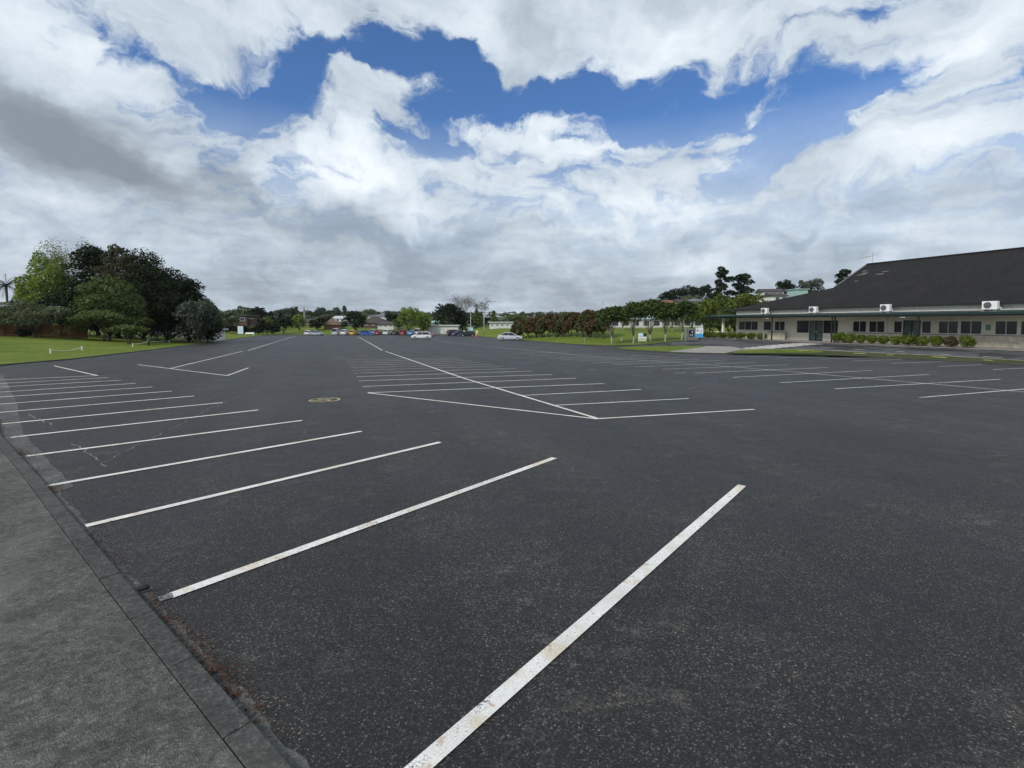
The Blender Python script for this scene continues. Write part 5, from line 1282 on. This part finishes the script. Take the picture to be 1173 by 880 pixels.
dark = blobs([(40,130,150,75,-12,1.35),(110,175,120,45,-15,.7),(150,215,110,28,-14,.45),(590,35,60,52,0,.65),(250,195,70,28,-38,.55),(400,250,150,40,-8,.5),(470,285,200,36,-4,.35),(90,255,160,28,-6,.35),(760,262,90,18,0,.3),(1080,225,130,26,0,.28),(940,285,60,18,0,.4),(905,262,18,9,0,.5),(820,283,26,8,0,.4),(300,290,120,22,0,.3),(620,335,330,26,0,.5),(160,330,260,26,0,.25)])
white = blobs([(30,45,110,60,0,.55),(110,100,50,26,-30,.5),(365,185,70,40,10,.65),(430,175,80,40,0,.5),(480,245,40,22,0,.6),(650,155,90,36,0,.5),(760,40,80,45,0,.55),(540,50,28,50,0,.3),(495,120,60,30,-15,0),(1050,60,120,36,15,.4),(1080,180,110,40,12,.4),(700,230,140,34,0,.35),(180,170,30,40,-50,.45),(320,220,60,26,-25,.3),(850,170,60,22,0,.3),(690,258,80,14,0,.25),(60,245,60,12,0,.3),(110,262,30,10,0,.35),(800,225,60,24,0,.3)])
mq = t.n('ShaderNodeMapping'); mq.inputs['Scale'].default_value = (1, 2.3, 1); t.l(Q, mq.inputs['Vector']); n4 = t.noise(mq.outputs[0], 5.5, 9, .58, 0); mw = t.n('ShaderNodeMapping'); mw.inputs['Rotation'].default_value = (0,0,R(20)); mw.inputs['Scale'].default_value = (1, 1.9, 1); t.l(Q, mw.inputs['Vector']); n5 = t.noise(mw.outputs[0], 13, 7, .6, 0)
n1 = t.noise(PL, 1.35, 7, .55, 0); n2 = t.noise(PL, 2.6, 9, .6, 0); n3 = t.noise(tc, 5.0, 7, .56, 0)
cov = t.math('ADD', .78, t.math('MULTIPLY', t.math('SUBTRACT', n1, .5), 1.1)); cov = t.math('ADD', cov, t.math('MULTIPLY', t.math('SUBTRACT', n4, .5), 2.2)); cov = t.math('ADD', cov, t.math('MULTIPLY', t.math('SUBTRACT', n3, .5), 1.3))
cov = t.math('ADD', cov, t.math('MULTIPLY', t.math('SUBTRACT', n5, .5), 2.5)); cov = t.math('SUBTRACT', cov, t.math('MULTIPLY', gaps, .86)); cov = t.math('ADD', cov, t.math('MULTIPLY', fill, 1.2))
alpha = t.ramp(cov, [(.0, 0.0), (.18, .14), (.4, .5), (.62, .85), (.88, 1.0)])
low = t.ramp(el, [(.06, 1.0), (.2, .86), (.29, .4), (.38, 0.0)])
alpha = t.math('MAXIMUM', alpha, low)
br = t.math('ADD', .62, t.math('MULTIPLY', t.math('SUBTRACT', n2, .5), .45)); br = t.math('ADD', br, t.math('MULTIPLY', t.math('SUBTRACT', n4, .5), .7)); br = t.math('ADD', br, t.math('MULTIPLY', t.math('SUBTRACT', n3, .5), .35))
br = t.math('ADD', br, t.math('MULTIPLY', white, .5)); br = t.math('SUBTRACT', br, t.math('MULTIPLY', dark, .52)); br = t.math('ADD', br, t.math('MULTIPLY', t.math('SUBTRACT', n5, .5), .38)); br = t.math('SUBTRACT', br, t.math('MULTIPLY', t.ramp(el, [(.0, .12), (.14, 0.0)]), 1.0))
cc = t.ramp(br, [(.0, (.2,.235,.275)), (.3, (.28,.325,.375)), (.55, (.42,.48,.545)), (.8, (.575,.64,.70)), (1.0, (.71,.755,.80))])
ccs = t.mix(1.0, cc, (10.0,10.0,10.0), 'MULTIPLY')
skt = t.mix(1.0, sky.outputs[0], (.5, .72, 1.0), 'MULTIPLY')
fin = t.mix(alpha, skt, ccs)
bg = t.n('ShaderNodeBackground'); bg.inputs['Strength'].default_value = .1; t.l(fin, bg.inputs['Color'])
wo = t.n('ShaderNodeOutputWorld'); t.l(bg.outputs[0], wo.inputs['Surface'])
sun = bpy.data.lights.new('sun', 'SUN'); sun.energy = 1.9; sun.angle = R(14); sun.color = (1, .96, .9)
so = bpy.data.objects.new('sun', sun); col.objects.link(so)
dv = Vector((math.sin(SUN_AZ)*math.cos(SUN_EL), math.cos(SUN_AZ)*math.cos(SUN_EL), math.sin(SUN_EL)))
so.rotation_euler = (-dv).to_track_quat('-Z', 'Y').to_euler()
# haze
if True:
    hb_ = MB().box(-1550, 1550, -380, 1440, -12, 62).build('haze', bpy.data.materials.new('haze_air'))
    hm = hb_.data.materials[0]; hm.use_nodes = True; nt = hm.node_tree; nt.nodes.clear(); o_ = nt.nodes.new('ShaderNodeOutputMaterial'); v_ = nt.nodes.new('ShaderNodeVolumePrincipled')
    v_.inputs['Color'].default_value = (.82,.88,.95,1); v_.inputs['Density'].default_value = .00007; v_.inputs['Anisotropy'].default_value = 0.0; nt.links.new(v_.outputs[0], o_.inputs['Volume'])
    tag(hb_, kind='stuff')
# camera
cam = bpy.data.cameras.new('camera'); co = bpy.data.objects.new('camera', cam); col.objects.link(co)
cam.sensor_width = 36; cam.lens = F/1173*36; cam.shift_y = (Y0-440)/1173; cam.clip_end = 6000; cam.clip_start = .05
co.location = (0, 0, HC); co.rotation_euler = (R(90)-PITCH, 0, 0); sc.camera = co
sc.view_settings.view_transform = 'Standard'; sc.view_settings.look = 'None'; sc.view_settings.exposure = 0.4; sc.view_settings.gamma = 1
sc.cycles.volume_bounces = 0; sc.cycles.max_bounces = 5; sc.cycles.diffuse_bounces = 3; sc.cycles.glossy_bounces = 2; sc.cycles.transmission_bounces = 2
sc.cycles.use_denoising = True
